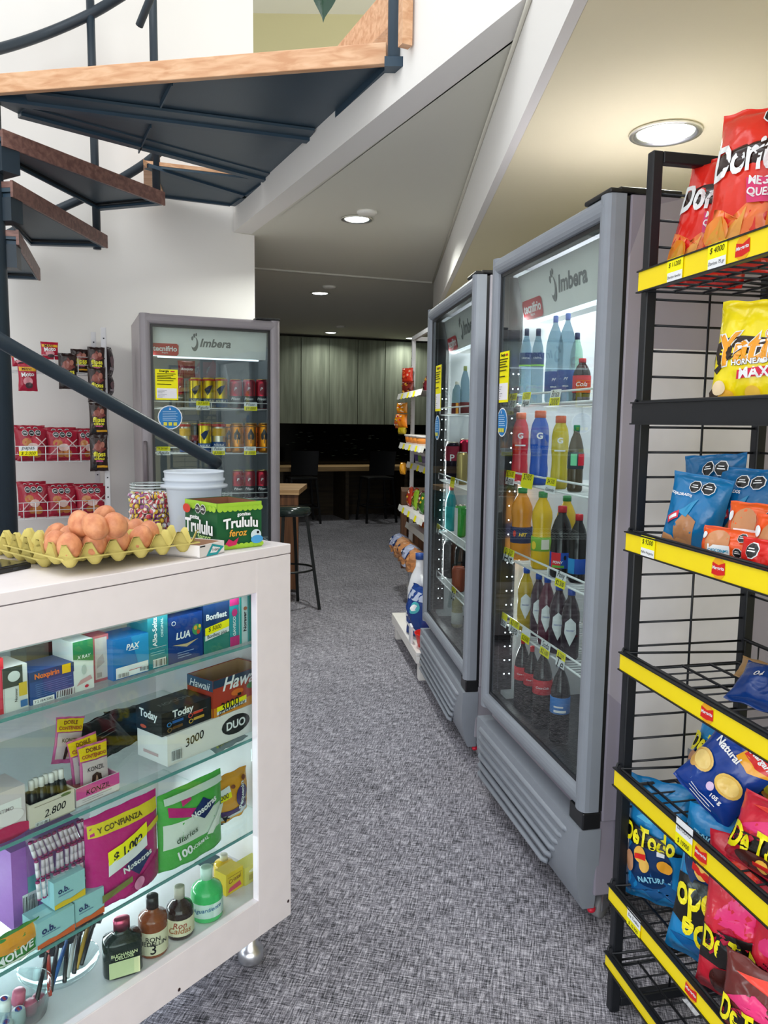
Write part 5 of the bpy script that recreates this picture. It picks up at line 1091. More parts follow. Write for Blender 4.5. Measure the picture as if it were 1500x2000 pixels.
# translucent bucket
bk = CT.m @ Matrix.Translation((-.066, .268, Z)); bt = thing('plastic_bucket', 'translucent white plastic bucket with ridged rim behind the green carton', 'bucket', bk)
mb = MB(); mb.lathe([(.056, 0), (.058, .004), (.068, .118), (.0685, .122), (.082, .124), (.083, .130), (.072, .132), (.0725, .140), (.076, .141), (.076, .146), (.072, .147), (.0725, .160), (.075, .162), (.073, .165), (.071, .163), (.068, .12), (.056, .005), (.001, .004)], frosty('bucket_plastic', '#dfe6ee', .45, .25), 48)
mb.build('bucket_body', bt)
mb = MB(); mb.prints([('T', '$100', .26, .78, .12, M('#3a4a7a', 'matte'), {'shear': .2, 'bold': 0})], lambda u, v, e: Vector(((.0575+.010*v+e+.0012)*math.sin((u-.5)*PI), -(.0575+.010*v+e+.0012)*math.cos((u-.5)*PI), .118*v)), .2, .118); mb.build('handwritten_price', bt)
mb = MB(); rr = random.Random(2)
for i in range(30): 
    a = rr.uniform(0, 6.28); r_ = rr.uniform(0, .042); mb.ball((r_*math.cos(a), r_*math.sin(a), .014+rr.uniform(0, .035)), .011, .008, .011, M(rr.choice(['#e0503a', '#e8a03a', '#d86a9a', '#e8c83a']), 'film'), 8, 5)
mb.build('sweets', bt, kind='stuff')
# green jelly sweet carton
C0 = atz(425, 1076, Z); C1 = atz(511, 1066, Z); dd = (C1-C0); wbx = dd.length; ang = math.degrees(math.atan2(dd.y, dd.x))
BF = Frame(C0.x, C0.y, ang); hb = .106; grn = B('#1c5a34'); lime = B('#9cc63a')
def drips(top, n, sd):
    rr = random.Random(sd); out = []
    for i in range(n):
        u = (i+.5)/n; r_ = .5/n*1.25; h = .1+.05*rr.random(); v = 1-h*.45 if top else h*.4; out.append(('E', u, v, r_, h*.62, lime))
    return out
def clipd(its): return its
tr_front = [('R', 0, .88, 1, 1, lime), ('R', 0, 0, 1, .07, lime)]+[('E', (i+.5)/9, .87, .062, .06, lime) for i in range(9)]+[('E', (i+.5)/9, .075, .062, .05, lime) for i in range(9)]
front = tr_front+[T('Trululu', .48, .55, .78, WHT, {'bold': .06, 'out': B('#123d24'), 'ow': .06, 'arc': .03}), T('gomitas', .55, .74, .3, WHT, {'bold': .03}), T('feroz', .42, .36, .4, M('#e0a03a'), {'shear': .2, 'bold': .02}), ('E', .82, .28, .12, .12, B('#c9dbe2')), ('E', .84, .18, .14, .09, B('#4a9ad0')), ('E', .86, .33, .03, .03, INK), ('G', [(.12, .14), (.2, .24), (.3, .18), (.42, .26), (.36, .1), (.2, .08)], M('#c0285a'))]
left = tr_front+[T('Trululu', .52, .46, .86, WHT, {'bold': .06, 'out': B('#123d24'), 'ow': .06}), T('gomitas', .4, .64, .3, WHT, {'bold': .03}), T('feroz', .7, .25, .4, B('#bfe08a')), ('E', .16, .82, .12, .1, M('#c83a2a'))]+octs(.52, .85, .085, 2, 1.3)
dl = .145
carton('candy_carton', 'open green jelly sweet carton with white rounded lettering on the counter corner', 'box', BF, 0, 0, Z, wbx, dl, hb, grn, front=front, left=left, open_top=True, inner=B('#8a5a44'))
# low white tray with teal triangle
A_ = atz(390, 1091, Z); B_ = atz(438, 1079, Z); dd = B_-A_; TF = Frame(A_.x, A_.y, math.degrees(math.atan2(dd.y, dd.x)))
carton('gum_tray', 'low white open tray with a teal triangle beside the egg tray', 'tray', TF, 0, 0, Z, dd.length, .135, .027, B('#e6e2e0'), open_top=True, inner=B('#a8826a'), front=[('G', [(.25, .05), (.5, .95), (.98, .55), (.7, .0)], B('#1f9aa0'), (.6, .4)), ('G', [(.4, .25), (.52, .75), (.82, .5), (.65, .2)], WHT, (.6, .42)), T('Trident', .62, .45, .3, INK), ('R', 0, .85, .2, .95, INK)], left=[('R', .05, .1, .95, .15, B('#c8c0bc'))])
# phone
A_ = atz(-20, 1126, Z); B_ = atz(62, 1109, Z); dd = B_-A_; an = math.degrees(math.atan2(dd.y, dd.x)); PF = Frame(B_.x, B_.y, an)
ph = thing('card_terminal', 'black handheld phone or card terminal lying at the left edge of the counter', 'phone', pose(PF, 0, 0, Z))
MB().box(-.16, 0, 0, .078, 0, .011, M('#14171c', 'plastic')).build('case', ph, bevel=.003)
mb = MB().box(-.155, -.005, .004, .074, .0112, .0125, M('#1e232b', 'gloss')); mb.build('screen', ph)
MB().box(-.045, -.033, -.0006, .001, .004, .0075, M('#4a4f55', 'metal')).build('port', ph)

# ================================================================ BLACK SNACK RACK (right)
blk = M('#14171c', 'paint'); yel = M('#ffe000', 'plastic'); RW, RD = 1.0, .29
rk = thing('snack_rack', 'black wire snack rack with yellow price strips at the right', 'rack', pose(RK, 0, 0, 0))
for (x, y) in ((0, 0), (0, RD), (RW, 0), (RW, RD)):
    MB().box(x-.012, x+.012, y-.012, y+.012, 0, 1.951, blk).build('post', rk, bevel=.003)
for xx in (0, RW):
    for zz in (1.927, .012): MB().box(xx-.012, xx+.012, .012, RD-.012, zz, zz+.024, blk).build('end_rail', rk, bevel=.003)
MB().box(.012, RW-.012, RD-.012, RD+.012, 1.927, 1.951, blk).build('top_rail', rk); MB().box(.012, RW-.012, RD-.012, RD+.012, .012, .034, blk).build('bottom_rail', rk)
for xx in (0, RW):
    mb = MB(); zz = 1.868
    while zz > .08: mb.wire([(xx, .01, zz), (xx, RD-.01, zz)], .0028, blk); zz -= .0545
    mb.wire([(xx+.003, RD/2, .03), (xx+.003, RD/2, 1.93)], .0028, blk); mb.build('end_mesh', rk)
mb = MB(); zz = 1.868
while zz > .08: mb.wire([(.01, RD, zz), (RW-.01, RD, zz)], .0028, blk); zz -= .109
for i in range(1, 7): mb.wire([(RW*i/7, RD+.003, .03), (RW*i/7, RD+.003, 1.93)], .0028, blk)
mb.build('back_mesh', rk)
SH = [1.660, 1.383, 1.106, .835, .562, .283, .120]; SHh = [.046, .048, .044, .042, .044, .040, .034]
def margarita(u0, v, w):   # round snack maker's emblem
    return [('E', u0, v, w*1.0, .46, M('#f0a81e')), ('G', [(u0-w*1.0, v-.28), (u0-w*.9, v+.22), (u0, v+.14), (u0+w*.95, v+.30), (u0+w, v-.2), (u0, v-.30)], M('#d6231f'), (u0, v)), ('T', 'Margarita', u0, v, w*1.75, WHT, {'rot': 3, 'shear': .2, 'bold': .02})]
strip_tags = {0: [(1318, 540, '$ 11200', 'Doritos familiar'), (1400, 520, '$ 4000', 'Doritos 75 gr')], 2: [(1266, 1062, '$ 9200', 'PaPas Margarita')], 4: [(1338, 1612, 'DETODITO', '$ 10900')], 5: [(1240, 1770, 'De Todito', '$ 10.900')]}
emb = {0: (1450, 500), 2: (1404, 1104), 3: (1382, 1383), 4: (1371, 1640), 5: (1352, 1900)}
for i, z in enumerate(SH):
    h = SHh[i]; yf = -.022; black = (i == 1); zt = z+h
    so = MB(); 
    so.wire([(.02, yf+.004, z+.004), (RW-.02, yf+.004, z+.004)], .004, blk).wire([(.02, yf+.004, zt), (RW-.02, yf+.004, zt)], .004, blk)
    for yy in (.05, .12, .19, .26): so.wire([(.015, yy, z+.006), (RW-.015, yy, z+.006)], .0032, blk)
    n = 22
    for k in range(n+1): x = .02+(RW-.04)*k/n; so.wire([(x, yf+.006, z+.004), (x, RD-.012, z+.006), (x, RD-.012, z+.06)], .0021, blk)
    so.wire([(.015, RD-.012, z+.06), (RW-.015, RD-.012, z+.06)], .0032, blk)
    for xx in (.015, RW-.015): so.wire([(xx, yf+.004, zt), (xx, RD-.012, z+.03)], .003, blk).wire([(xx, yf+.004, z+.004), (xx, RD-.012, z+.006)], .003, blk)
    for xx in (-.004, RW+.004): so.tube([(xx, .012, zt-.004), (xx, -.016, zt+.004), (xx+.006, -.024, zt-.01), (xx, -.018, zt-.028)], .003, blk, 6)
    sh = so.build('basket_shelf', rk)
    hb_ = MB(); hb_.box(0.0, RW, yf-.004, yf, z, zt, blk).box(0.0, RW, yf-.009, yf-.004, zt-.003, zt, blk).box(0.0, RW, yf-.009, yf-.004, z, z+.003, blk); hb_.build('strip_holder', sh)
    if not black:
        st_ = MB(); st_.box(.004, RW-.004, yf-.006, yf-.0045, z+.003, zt-.003, yel)
        if i in emb:
            x = RK.at(emb[i][0], emb[i][1], yf-.006)[0]; w = .019
            st_.prints(margarita(x/RW, .5, w/RW), lambda u, v, e: Vector((RW*u, yf-.006-e, z+(zt-z)*v)), RW, zt-z)
            x2 = x+.42
            st_.prints(margarita(x2/RW, .5, w/RW), lambda u, v, e: Vector((RW*u, yf-.006-e, z+(zt-z)*v)), RW, zt-z)
        so2 = st_.build('price_strip', sh)
        for (px, py, a, b_) in strip_tags.get(i, ()):
            x = RK.at(px, py, yf-.007)[0]; m2 = MB(); w = .055; hh = zt-z
            sf = lambda u, v, e: Vector((x-w/2+w*u, yf-.0075-e, z+.001+(hh+(.012 if i == 4 else 0))*v))
            if i == 4: its = [('R', 0, 0, 1, 1, WHT), ('R', 0, 0, 1, .45, YEL), T(a, .5, .68, .8, INK, {'shear': .2, 'bold': 0}), T(b_, .5, .22, .7, INK, {'shear': .2, 'bold': 0})]
            elif i == 5: its = [('R', 0, .45, 1, 1, WHT), ('R', 0, 0, 1, .45, YEL), T(a, .5, .68, .8, INK, {'shear': .2, 'bold': 0}), T(b_, .5, .22, .7, INK, {'shear': .2, 'bold': 0})]
            else: its = [('R', 0, .0, 1, 1, YEL), ('R', .05, 0, .98, .42, WHT), T(a, .5, .72, .75, INK, {'shear': .2, 'bold': 0}), T(b_, .5, .22, .85, INK, {'shear': .25, 'bold': 0})]
            m2.prints(its, sf, w, hh); m2.build('price_tag', so2)
# bags: position from the pixel of the bag's bottom middle on a plane inside the rack
def rbag(label, i, px, w, h, d, col, items, seed, y=.08, rz=0, rx=-6, ry=0, dz=.012, group=None, name='chip_bag', x=None, **k):
    z = SH[i]+dz
    if x is None:
        dd = ray(px, (520, 770, 1060, 1400, 1600, 1850, 1950)[i]); P = RK.o+RK.y*y; t = ((P-CAM).dot(RK.y))/dd.dot(RK.y); X = CAM+dd*t; x = (X-RK.o).dot(RK.x)
    return bag(name, label, 'snack bag', RK, x, y, z, w, h, d, M(col, 'film'), items, seed, rz=rz, rx=rx, ry=ry, group=group, **k)
FC_ = 48  # bags are turned a little towards the aisle entrance
dor = lambda: [('G', [(.02, .1), (.98, .06), (.98, .34), (.6, .42), (.35, .3), (.02, .4)], M('#f07a3a', 'film')), ('G', [(.1, .1), (.5, .35), (.42, .1)], M('#e8a24a', 'film')), ('G', [(.55, .12), (.9, .32), (.95, .1)], M('#f4d0a8', 'film')), ('G', [(.04, .56), (.04, .70), (.96, .76), (.96, .60)], M('#2a1512', 'film')), T('Doritos', .5, .65, .9, WHT, {'bold': .09, 'rot': 3, 'tall': 1.6}), ('G', [(.46, .50), (.80, .50), (.84, .38), (.50, .36)], M('#d8246a', 'film')), T('MEGA', .62, .485, .26, WHT, {'bold': .05}), T('QUESO', .64, .42, .3, WHT, {'bold': .05}), ('E', .2, .22, .14, .09, M('#e8862a', 'film')), ('G', [(.1, .16), (.26, .3), (.34, .16)], M('#d9962f', 'film'))]
rbag('red tortilla chip bag on the top shelf, left of the two and lower', 0, 1368, .18, .27, .09, '#e02a20', dor(), 21, y=.09, rz=34, rx=-10, ry=9)
rbag('red tortilla chip bag on the top shelf with black seals, right and taller', 0, 1460, .20, .315, .11, '#e03222', dor()+octs(.56, .90, .1, 2, .65), 22, y=.09, rz=34, rx=-7, ry=4)
rbag('orange red chip bag at the near end of the top shelf, mostly outside the view', 0, 1590, .2, .3, .10, '#d8482a', dor(), 23, y=.10, rz=20)
yb = [('G', [(0, .42), (.05, .62), (.3, .68), (.75, .66), (.95, .62), (.8, .50), (.5, .53), (.2, .46), (.1, .36)], M('#2a1a14', 'film'), (.4, .57)), T('Yatis', .5, .585, .78, M('#f0a01e', 'film'), {'bold': .1, 'shear': .2, 'rot': 6, 'tall': 1.2, 'out': WHT, 'ow': .08}), T('HORNEADOS', .6, .47, .55, WHT, {'bold': .04, 'out': M('#3a2010'), 'rot': 5}), ('G', [(.42, .32), (.84, .37), (.84, .44), (.42, .39)], M('#d8284a')), T('MAXI', .63, .38, .36, WHT, {'bold': .08, 'rot': 6}), ('E', .28, .18, .12, .05, M('#f0b43a')), ('E', .62, .2, .08, .07, M('#f2c44a')), ('G', [(.05, .2), (.2, .3), (.25, .22), (.12, .1)], M('#3a2a20')), ('E', .2, .24, .09, .06, M('#f0d8b0'))]
rbag('bright yellow maxi snack bag standing on the black fronted shelf', 1, 1462, .165, .22, .08, '#f7e21a', yb, 24, y=.07, rz=30, rx=-4, ry=4, wr=1.1)
rbag('silver and yellow snack bag behind the bright yellow bag', 1, 1530, .2, .22, .08, '#c9c9c4', [('R', .05, .1, .95, .4, M('#e8d83a', 'film'))], 25, y=.12, rz=15)
bread = lambda s: [('G', [(.35, .05), (.62, .10), (.66, .42), (.45, .52), (.28, .3)], M('#b9835a', 'film')), ('G', [(.05, .02), (.6, .02), (.55, .16), (.05, .2)], M('#c08a5c', 'film')), ('G', [(.3, .5), (.62, .7), (.5, .45)], M('#2a8fc0', 'film')), ('G', [(.1, .3), (.3, .42), (.3, .5), (.14, .44)], M('#1c5a94', 'film')), ('G', [(.14, .33), (.36, .43), (.34, .52), (.12, .42)], M('#d83a4a')), ('G', [(.17, .37), (.33, .44), (.31, .48), (.16, .41)], WHT), T('HOJALDRADOS', .3, .72, .42, WHT, {'bold': .03, 'rot': -4})]+octs(.5, .84, .11, 2, .75)
rbag('blue pastry bag at the far end of the third shelf, the front one', 2, 1343, .13, .165, .065, '#1173ad', bread(1), 26, y=.05, rz=30, rx=-8, ry=6)
rbag('blue pastry bag, second one leaning behind the front blue bag', 2, 1392, .14, .205, .06, '#0f659c', bread(2), 27, y=.13, rz=26, rx=-6, ry=-5)
rbag('blue pastry bag, third one partly behind the orange cakes', 2, 1450, .14, .18, .06, '#0f6aa5', bread(3), 28, y=.14, rz=26, rx=-6)
cake = lambda: [('E', .36, .55, .22, .34, M('#c98a5c', 'film')), ('R', .22, .2, .6, .5, WHT), T('CHOCORAMO', .41, .36, .34, M('#2a9ac0'), {'bold': .03}), ('E', .12, .72, .05, .09, WHT)]+octs(.74, .75, .07, 1, 1.8)+octs(.74, .36, .07, 1, 1.8)
rbag('orange cake packet lying in front on the third shelf', 2, 1425, .135, .075, .05, '#ef5a1e', cake(), 29, y=.03, rz=22, rx=-14, name='cake_packet', group='orange cake packets')
rbag('orange cake packet standing behind the front one', 2, 1474, .13, .105, .05, '#f0601e', cake(), 30, y=.07, rz=22, rx=-10, dz=.03, name='cake_packet', group='orange cake packets')
rbag('orange cake packet at the near end of the third shelf', 2, 1540, .15, .11, .05, '#ee561c', cake(), 31, y=.05, rz=14, name='cake_packet', group='orange cake packets')
rbag('red packet with black seal beside the front orange cake', 2, 1492, .10, .07, .04, '#d8241e', octs(.4, .7, .14, 1, 1.6), 32, y=.012, rz=10, name='cake_packet')
# empty fourth shelf; navy chips bag tumbling on the fifth
rbag('brown paper scrap packet on the fourth shelf near the back post', 3, 1478, .12, .05, .03, '#b08a5a', [], 33, y=.2, rz=20, rx=-40)
rbag('navy bag lying at the near part of the fourth shelf', 3, 1490, .17, .10, .06, '#123a80', [T('04', .3, .6, .12, WHT)], 34, y=.1, rz=20, rx=-50)
nat = [('G', [(.5, .78), (.55, .97), (.98, .97), (.98, .80), (.75, .70)], M('#f0a81e', 'film')), ('G', [(.55, .86), (.58, .99), (.99, .97), (.98, .84), (.78, .80)], M('#d6231f', 'film')), T('Margarita', .78, .90, .4, WHT, {'rot': -6, 'shear': .2, 'bold': .03}), T('Natural', .38, .76, .44, WHT, {'rot': -4, 'bold': .04}), ('E', .20, .46, .19, .13, M('#e8c06a', 'film')), ('E', .10, .42, .10, .12, M('#d9a85a', 'film')), ('E', .20, .46, .15, .10, M('#efcf7e', 'film')), ('E', .72, .46, .2, .13, M('#e3bc58', 'film')), ('E', .72, .46, .16, .10, M('#edcd72', 'film')), T('105 g', .7, .24, .18, WHT, {'bold': .03}), ('R', .3, .16, .75, .17, WHT), ('R', .3, .12, .7, .13, WHT), ('R', .35, .08, .75, .09, WHT), ('E', .55, .33, .06, .05, M('#d9c0e0'))]
rbag('navy potato chip bag with two large chips, tilted on the fifth shelf', 4, 1362, .145, .175, .06, '#133c90', nat, 35, y=.05, rz=30, rx=-16, ry=30, dz=.055)
dt = lambda: [('G', [(.02, .05), (.3, .12), (.5, .05), (.7, .15), (.97, .05), (.97, .3), (.02, .3)], M('#1a5f9c', 'film')), ('G', [(.2, .70), (.5, .8), (.9, .72), (.7, .66)], M('#4ab0dc', 'film')), ('G', [(.6, .9), (.9, .95), (.8, .84)], M('#2a8fc8', 'film')),
   ('E', .42, .36, .36, .20, M('#14325e', 'film')), T('NATURAL', .5, .24, .48, M('#8fd0ea', 'film'), {'bold': .04, 'rot': 12}), ('E', .30, .42, .10, .07, M('#f0b84a', 'film')), ('E', .36, .35, .08, .07, M('#eebb5a', 'film')), ('G', [(.22, .42), (.4, .44), (.4, .39), (.22, .38)], M('#d6231f')), ('E', .68, .38, .11, .05, M('#f0a52a', 'film')), ('E', .12, .34, .08, .09, M('#c08a66', 'film')), ('R', .58, .46, .68, .50, WHT),
   ('G', [(.0, .50), (.03, .68), (.6, .60), (.98, .48), (.6, .50)], M('#151512', 'film')), T('DeTodo', .42, .575, .82, M('#f2e41a', 'film'), {'bold': .1, 'tall': 1.5, 'rot': -3})]
dt2 = lambda: [('G', [(.02, .7), (.4, .62), (.98, .75), (.98, .6), (.02, .55)], M('#2f9ad0', 'film')), ('G', [(.7, .1), (.98, .05), (.98, .5), (.8, .4)], M('#39a5da', 'film')), ('G', [(.05, .14), (.4, .08), (.7, .14), (.5, .2)], M('#1a5f9c', 'film')), ('E', .42, .70, .36, .17, M('#14325e', 'film')), T('NATURAL', .40, .84, .5, M('#8fd0ea', 'film'), {'bold': .04, 'rot': 176}), ('E', .36, .68, .12, .10, M('#f0c05a', 'film')), ('G', [(.22, .68), (.50, .64), (.50, .59), (.22, .63)], M('#d6231f')), ('E', .76, .72, .12, .09, M('#c89a76', 'film')), ('G', [(.04, .56), (.95, .6), (.9, .30), (.5, .24), (.04, .28)], M('#171612', 'film')), T('Todo', .45, .43, .8, M('#f2e41a', 'film'), {'bold': .1, 'tall': 1.4, 'rot': 184}), T('De', .42, .25, .4, M('#f2e41a', 'film'), {'bold': .1, 'tall': 1.3, 'rot': 184})]
red = lambda: [('G', [(.1, .5), (.5, .75), (.9, .6), (.6, .5)], M('#e83a7a', 'film')), ('G', [(.2, .85), (.6, .95), (.8, .8)], M('#f04a3a', 'film')), ('G', [(.02, .3), (.4, .52), (.5, .48), (.2, .28)], M('#b01838', 'film')), ('G', [(.04, .22), (.95, .3), (.95, .52), (.04, .44)], M('#171210', 'film')), T('De Todo', .5, .37, .85, M('#f2e41a', 'film'), {'bold': .1, 'tall': 1.6}), ('E', .5, .14, .3, .12, M('#4a2420', 'film')), ('E', .55, .14, .07, .08, M('#f0b84a', 'film')), ('G', [(.45, .15), (.65, .17), (.65, .11), (.45, .1)], M('#d6231f'))]
DG = 'large blue mixed snack bags'
rbag('blue mixed snack bag standing at the far end of the sixth shelf', 5, 1283, .165, .285, .08, '#2287c6', dt(), 36, y=.07, rz=36, rx=-4, ry=-3, group=DG)
rbag('blue mixed snack bag upside down on the sixth shelf, next to the far one', 5, 1378, .165, .315, .09, '#2389c8', dt2(), 37, y=.05, rz=36, rx=-6, ry=4, group=DG)
rbag('grey backed snack bag squeezed between the two blue bags', 5, 1338, .12, .30, .05, '#77797c', [('R', .3, .8, .7, .9, M('#1c1c1c')), T('do', .5, .85, .4, M('#f2e41a'), {'bold': .08})]+octs(.4, .68, .12, 1, .7), 38, y=.2, rz=10)
rbag('red mixed snack bag on the sixth shelf beside the upside down blue bag', 5, 1452, .17, .31, .10, '#d02a3c', red(), 39, y=.05, rz=34, rx=-6)
rbag('red mixed snack bag farther along the sixth shelf towards the entrance', 5, 1560, .2, .31, .10, '#cc2438', red(), 40, y=.07, rz=18)
rbag('blue snack bag lying at the back of the fifth shelf, left', 4, 1390, .17, .14, .06, '#2287c6', dt(), 41, y=.17, rz=20, rx=-30, dz=-.03+.045)
rbag('blue snack bag lying on the fifth shelf behind the navy bag, right', 4, 1470, .22, .17, .06, '#1f7fbd', dt(), 42, y=.16, rz=14, rx=-30)
rbag('red snack bag lying at the near part of the fifth shelf', 4, 1500, .18, .13, .07, '#d82c40', red(), 43, y=.05, rz=14, rx=-25)
rbag('brown and red snack bag low on the sixth shelf at the entrance end', 5, 1490, .16, .15, .05, '#6a2a26', red(), 44, y=-.0, rz=16)
xx, yy = RK.atz(1345, 1968, .13)
bag('paper_tissue', 'crumpled white paper scrap on the lowest rack shelf', 'paper', RK, xx, yy, .130, .05, .05, .012, M('#e8e8ea', 'paper'), [], 45, rx=-80, wr=3)

# ================================================================ WHITE SHELF RACK ON THE LEFT WALL
o_ = atz(212, 1350, 0); LRp = aty(212, 1000, 4.36)
LR = Frame(LRp.x, LRp.y, 32); wp = M('#dfdfe2', 'paint'); wirec = M('#eceef0', 'paint')
lr = thing('wall_shelf_rack', 'white perforated rack with wire shelves of small snack packs by the white wall', 'rack', pose(LR, 0, 0, 0))
def upright(fr_x, y, z1_, parent, z0=0, w=.028):
    mb = MB(); mb.box(fr_x-w/2, fr_x+w/2, y, y+.002, z0, z1_, wp).box(fr_x+w/2-.002, fr_x+w/2, y, y+.028, z0, z1_, wp); z = z0+.06
    while z < z1_-.03: mb.box(fr_x-.004, fr_x+.004, y-.0006, y+.0001, z, z+.008, M('#4a4c52', 'matte')); z += .055
    return mb.build('upright', parent)
ztop = LR.at(208, 640, 0)[1]
for (x, y) in ((0, 0), (0, .26), (-1.0, 0), (-1.0, .26)): upright(x, y, ztop, lr)
def wshelf(z, hfront, x0, x1, d, parent, nv=16):
    mb = MB(); 
    for zz in (z, z+hfront*.5, z+hfront): mb.wire([(x0, -.01, zz), (x1, -.01, zz)], .002, wirec)
    for i in range(nv+1): x = x0+(x1-x0)*i/nv; mb.wire([(x, -.01, z+hfront), (x, -.01, z), (x, d, z)], .0016, wirec)
    for yy in (.1, d): mb.wire([(x0, yy, z), (x1, yy, z)], .002, wirec)
    for xx in (x0, x1): mb.wire([(xx, -.01, z+hfront), (xx, d, z+.03), (xx, d, z)], .002, wirec)
    return mb.build('wire_shelf', parent)
zs1 = LR.at(150, 728, 0)[1]; zs2 = LR.at(100, 902, 0)[1]; zs3 = LR.at(100, 1012, 0)[1]
s1 = wshelf(zs1, .085, -.98, -.02, .25, lr); s2 = wshelf(zs2, .085, -.98, -.02, .25, lr); s3 = wshelf(zs3, .09, -.98, -.02, .25, lr); wshelf(zs3-.33, .08, -.98, -.02, .25, lr)
mt = MB(); x = LR.at(55, 880, -.015)[0]; tagmesh(mt, x-.045, x+.045, zs2+.035, zs2+.085, -.014, 'papas', '$ 2.000', -.5); mt.build('price_tag', s2)
def lbag(label, px0, px1, py0, py1, kind, y=.0, seed=1, z=None, rz=0, **k):
    xc = LR.at((px0+px1)/2, py1, y)[0]; zb_ = LR.at((px0+px1)/2, py1, y)[1] if z is None else z; zt_ = LR.at((px0+px1)/2, py0, y)[1]; x0 = LR.at(px0, py1, y)[0]; x1 = LR.at(px1, py1, y)[0]; w = x1-x0; h = zt_-zb_
    if kind == 'crisp': col = '#a01d34'; its = [('G', [(.08, .5), (.5, .8), (.92, .55), (.6, .4)], M('#b8283e', 'film')), ('E', .3, .56, .16, .12, M('#b8763a', 'film')), ('E', .62, .22, .15, .13, M('#b9743a', 'film')), ('E', .4, .2, .12, .1, M('#a8642f', 'film')), ('E', .5, .42, .18, .12, M('#d8b8b0', 'film')), ('G', [(.6, .4), (.95, .7), (.98, .68), (.63, .38)], M('#e0c0c0')), ('G', [(.6, .7), (.95, .4), (.98, .42), (.63, .72)], M('#e0c0c0')), ('G', [(.03, .2), (.3, .45), (.33, .43), (.06, .18)], M('#d8b0b0'))]+octs(.26, .84, .1, 3, 1.0)
    elif kind == 'red': col = '#b01c3a'; its = [('R', .04, .7, .96, .84, M('#e8b02a', 'film')), T('MANI', .45, .77, .5, M('#3a1a10')), T('Moto', .5, .58, .7, WHT, {'bold': .04, 'rot': 6}), ('E', .5, .34, .26, .15, M('#d8909a', 'film')), ('E', .55, .2, .2, .1, M('#4a3a40', 'film'))]
    else: col = '#2c1c1a'; its = [('G', [(.1, .6), (.5, .88), (.92, .62), (.6, .52)], M('#7a3a34', 'film')), ('E', .4, .68, .2, .1, M('#9a5a50', 'film')), ('E', .7, .74, .12, .08, M('#a86a5a', 'film')), T('flipss', .5, .46, .7, M('#e8e03a', 'film'), {'bold': .05}), T('choco', .5, .36, .6, M('#e8e03a', 'film'), {'bold': .04}), ('R', .3, .26, .7, .30, M('#c85a8a')), ('R', .35, .1, .95, .16, M('#d8a02a', 'film')), ('E', .2, .14, .14, .08, BLK)]
    return bag('snack_pack', label, 'snack pack', LR, xc, y, zb_, w, h, min(.05, w*.3), M(col, 'film'), its, seed, rz=rz, group=k.pop('group', None), **k)
n = 0
for (a, b_, c, d_, kd, y, lb) in ((34, 96, 836, 902, 'crisp', .06, 'red lattice crisp pack, left one on the middle wire shelf'), (94, 156, 840, 902, 'crisp', .06, 'red lattice crisp pack, centre one on the middle wire shelf'), (150, 200, 842, 902, 'crisp', .08, 'red lattice crisp pack, right one on the middle wire shelf behind the hanging strip'),
        (40, 98, 946, 1012, 'crisp', .05, 'red lattice crisp pack, left one on the lowest wire shelf'), (94, 152, 950, 1010, 'crisp', .05, 'red lattice crisp pack, centre one on the lowest wire shelf'), (150, 210, 950, 1008, 'crisp', .05, 'red lattice crisp pack, right one on the lowest wire shelf')):
    n += 1; lbag(lb, a, b_, c, d_, kd, y, n, z=(zs2 if c < 900 else zs3)+.003, rx=-8, group='red lattice crisp packs')
    lbag(lb.replace('red lattice crisp pack,', 'red crisp pack behind the front pack,').replace(' behind the hanging strip', ''), a-4, b_-4, c-6, d_, kd, y+.09, n+20, z=(zs2 if c < 900 else zs3)+.003, rx=-8, group='red lattice crisp packs')
HG = 'small dark packs hanging in strips'
lbag('bright red small pack hanging low from the top wire shelf', 36, 74, 708, 764, 'red', -.03, 51)
lbag('red small pack with yellow band tucked at the left end of the top shelf', 24, 54, 690, 715, 'red', -.02, 52, ry=-6)
lbag('red small pack standing upright above the top wire shelf', 80, 115, 668, 702, 'red', .0, 53)
lbag('dark small pack hanging at the middle of the top wire shelf', 115, 152, 690, 760, 'flip', -.03, 54, group=HG)
lbag('dark small pack lying on the top wire shelf right of the middle', 139, 176, 682, 728, 'flip', .02, 55, group=HG)
lbag('brown small pack at the right of the top shelf, uppermost of the strip', 172, 206, 678, 735, 'flip', -.02, 56, group=HG)
lbag('dark small pack, second down in the right hanging strip', 172, 208, 716, 786, 'flip', -.035, 57, group=HG)
lbag('dark small pack, third down in the right hanging strip', 175, 211, 787, 850, 'flip', -.03, 58, group=HG)
lbag('dark small pack, lowest in the right hanging strip', 176, 212, 850, 920, 'flip', -.03, 59, group=HG)
x = LR.at(224, 700, .05)[0]
for i, (a, b_) in enumerate(((678, 735), (733, 772))):
    za = LR.at(224, b_, .08)[1]; zb_ = LR.at(224, a, .08)[1]
    bag('snack_pack', '%s dark pack hanging edge on from the right side of the white rack' % ('upper' if i == 0 else 'lower'), 'snack pack', LR, .045, .10, za, .13, zb_-za, .04, M('#241a1e', 'film'), [('E', .5, .5, .3, .2, M('#7a5a60', 'film')), ('R', .2, .2, .8, .3, M('#b8b0b4'))], 61+i, rz=62, group=HG)

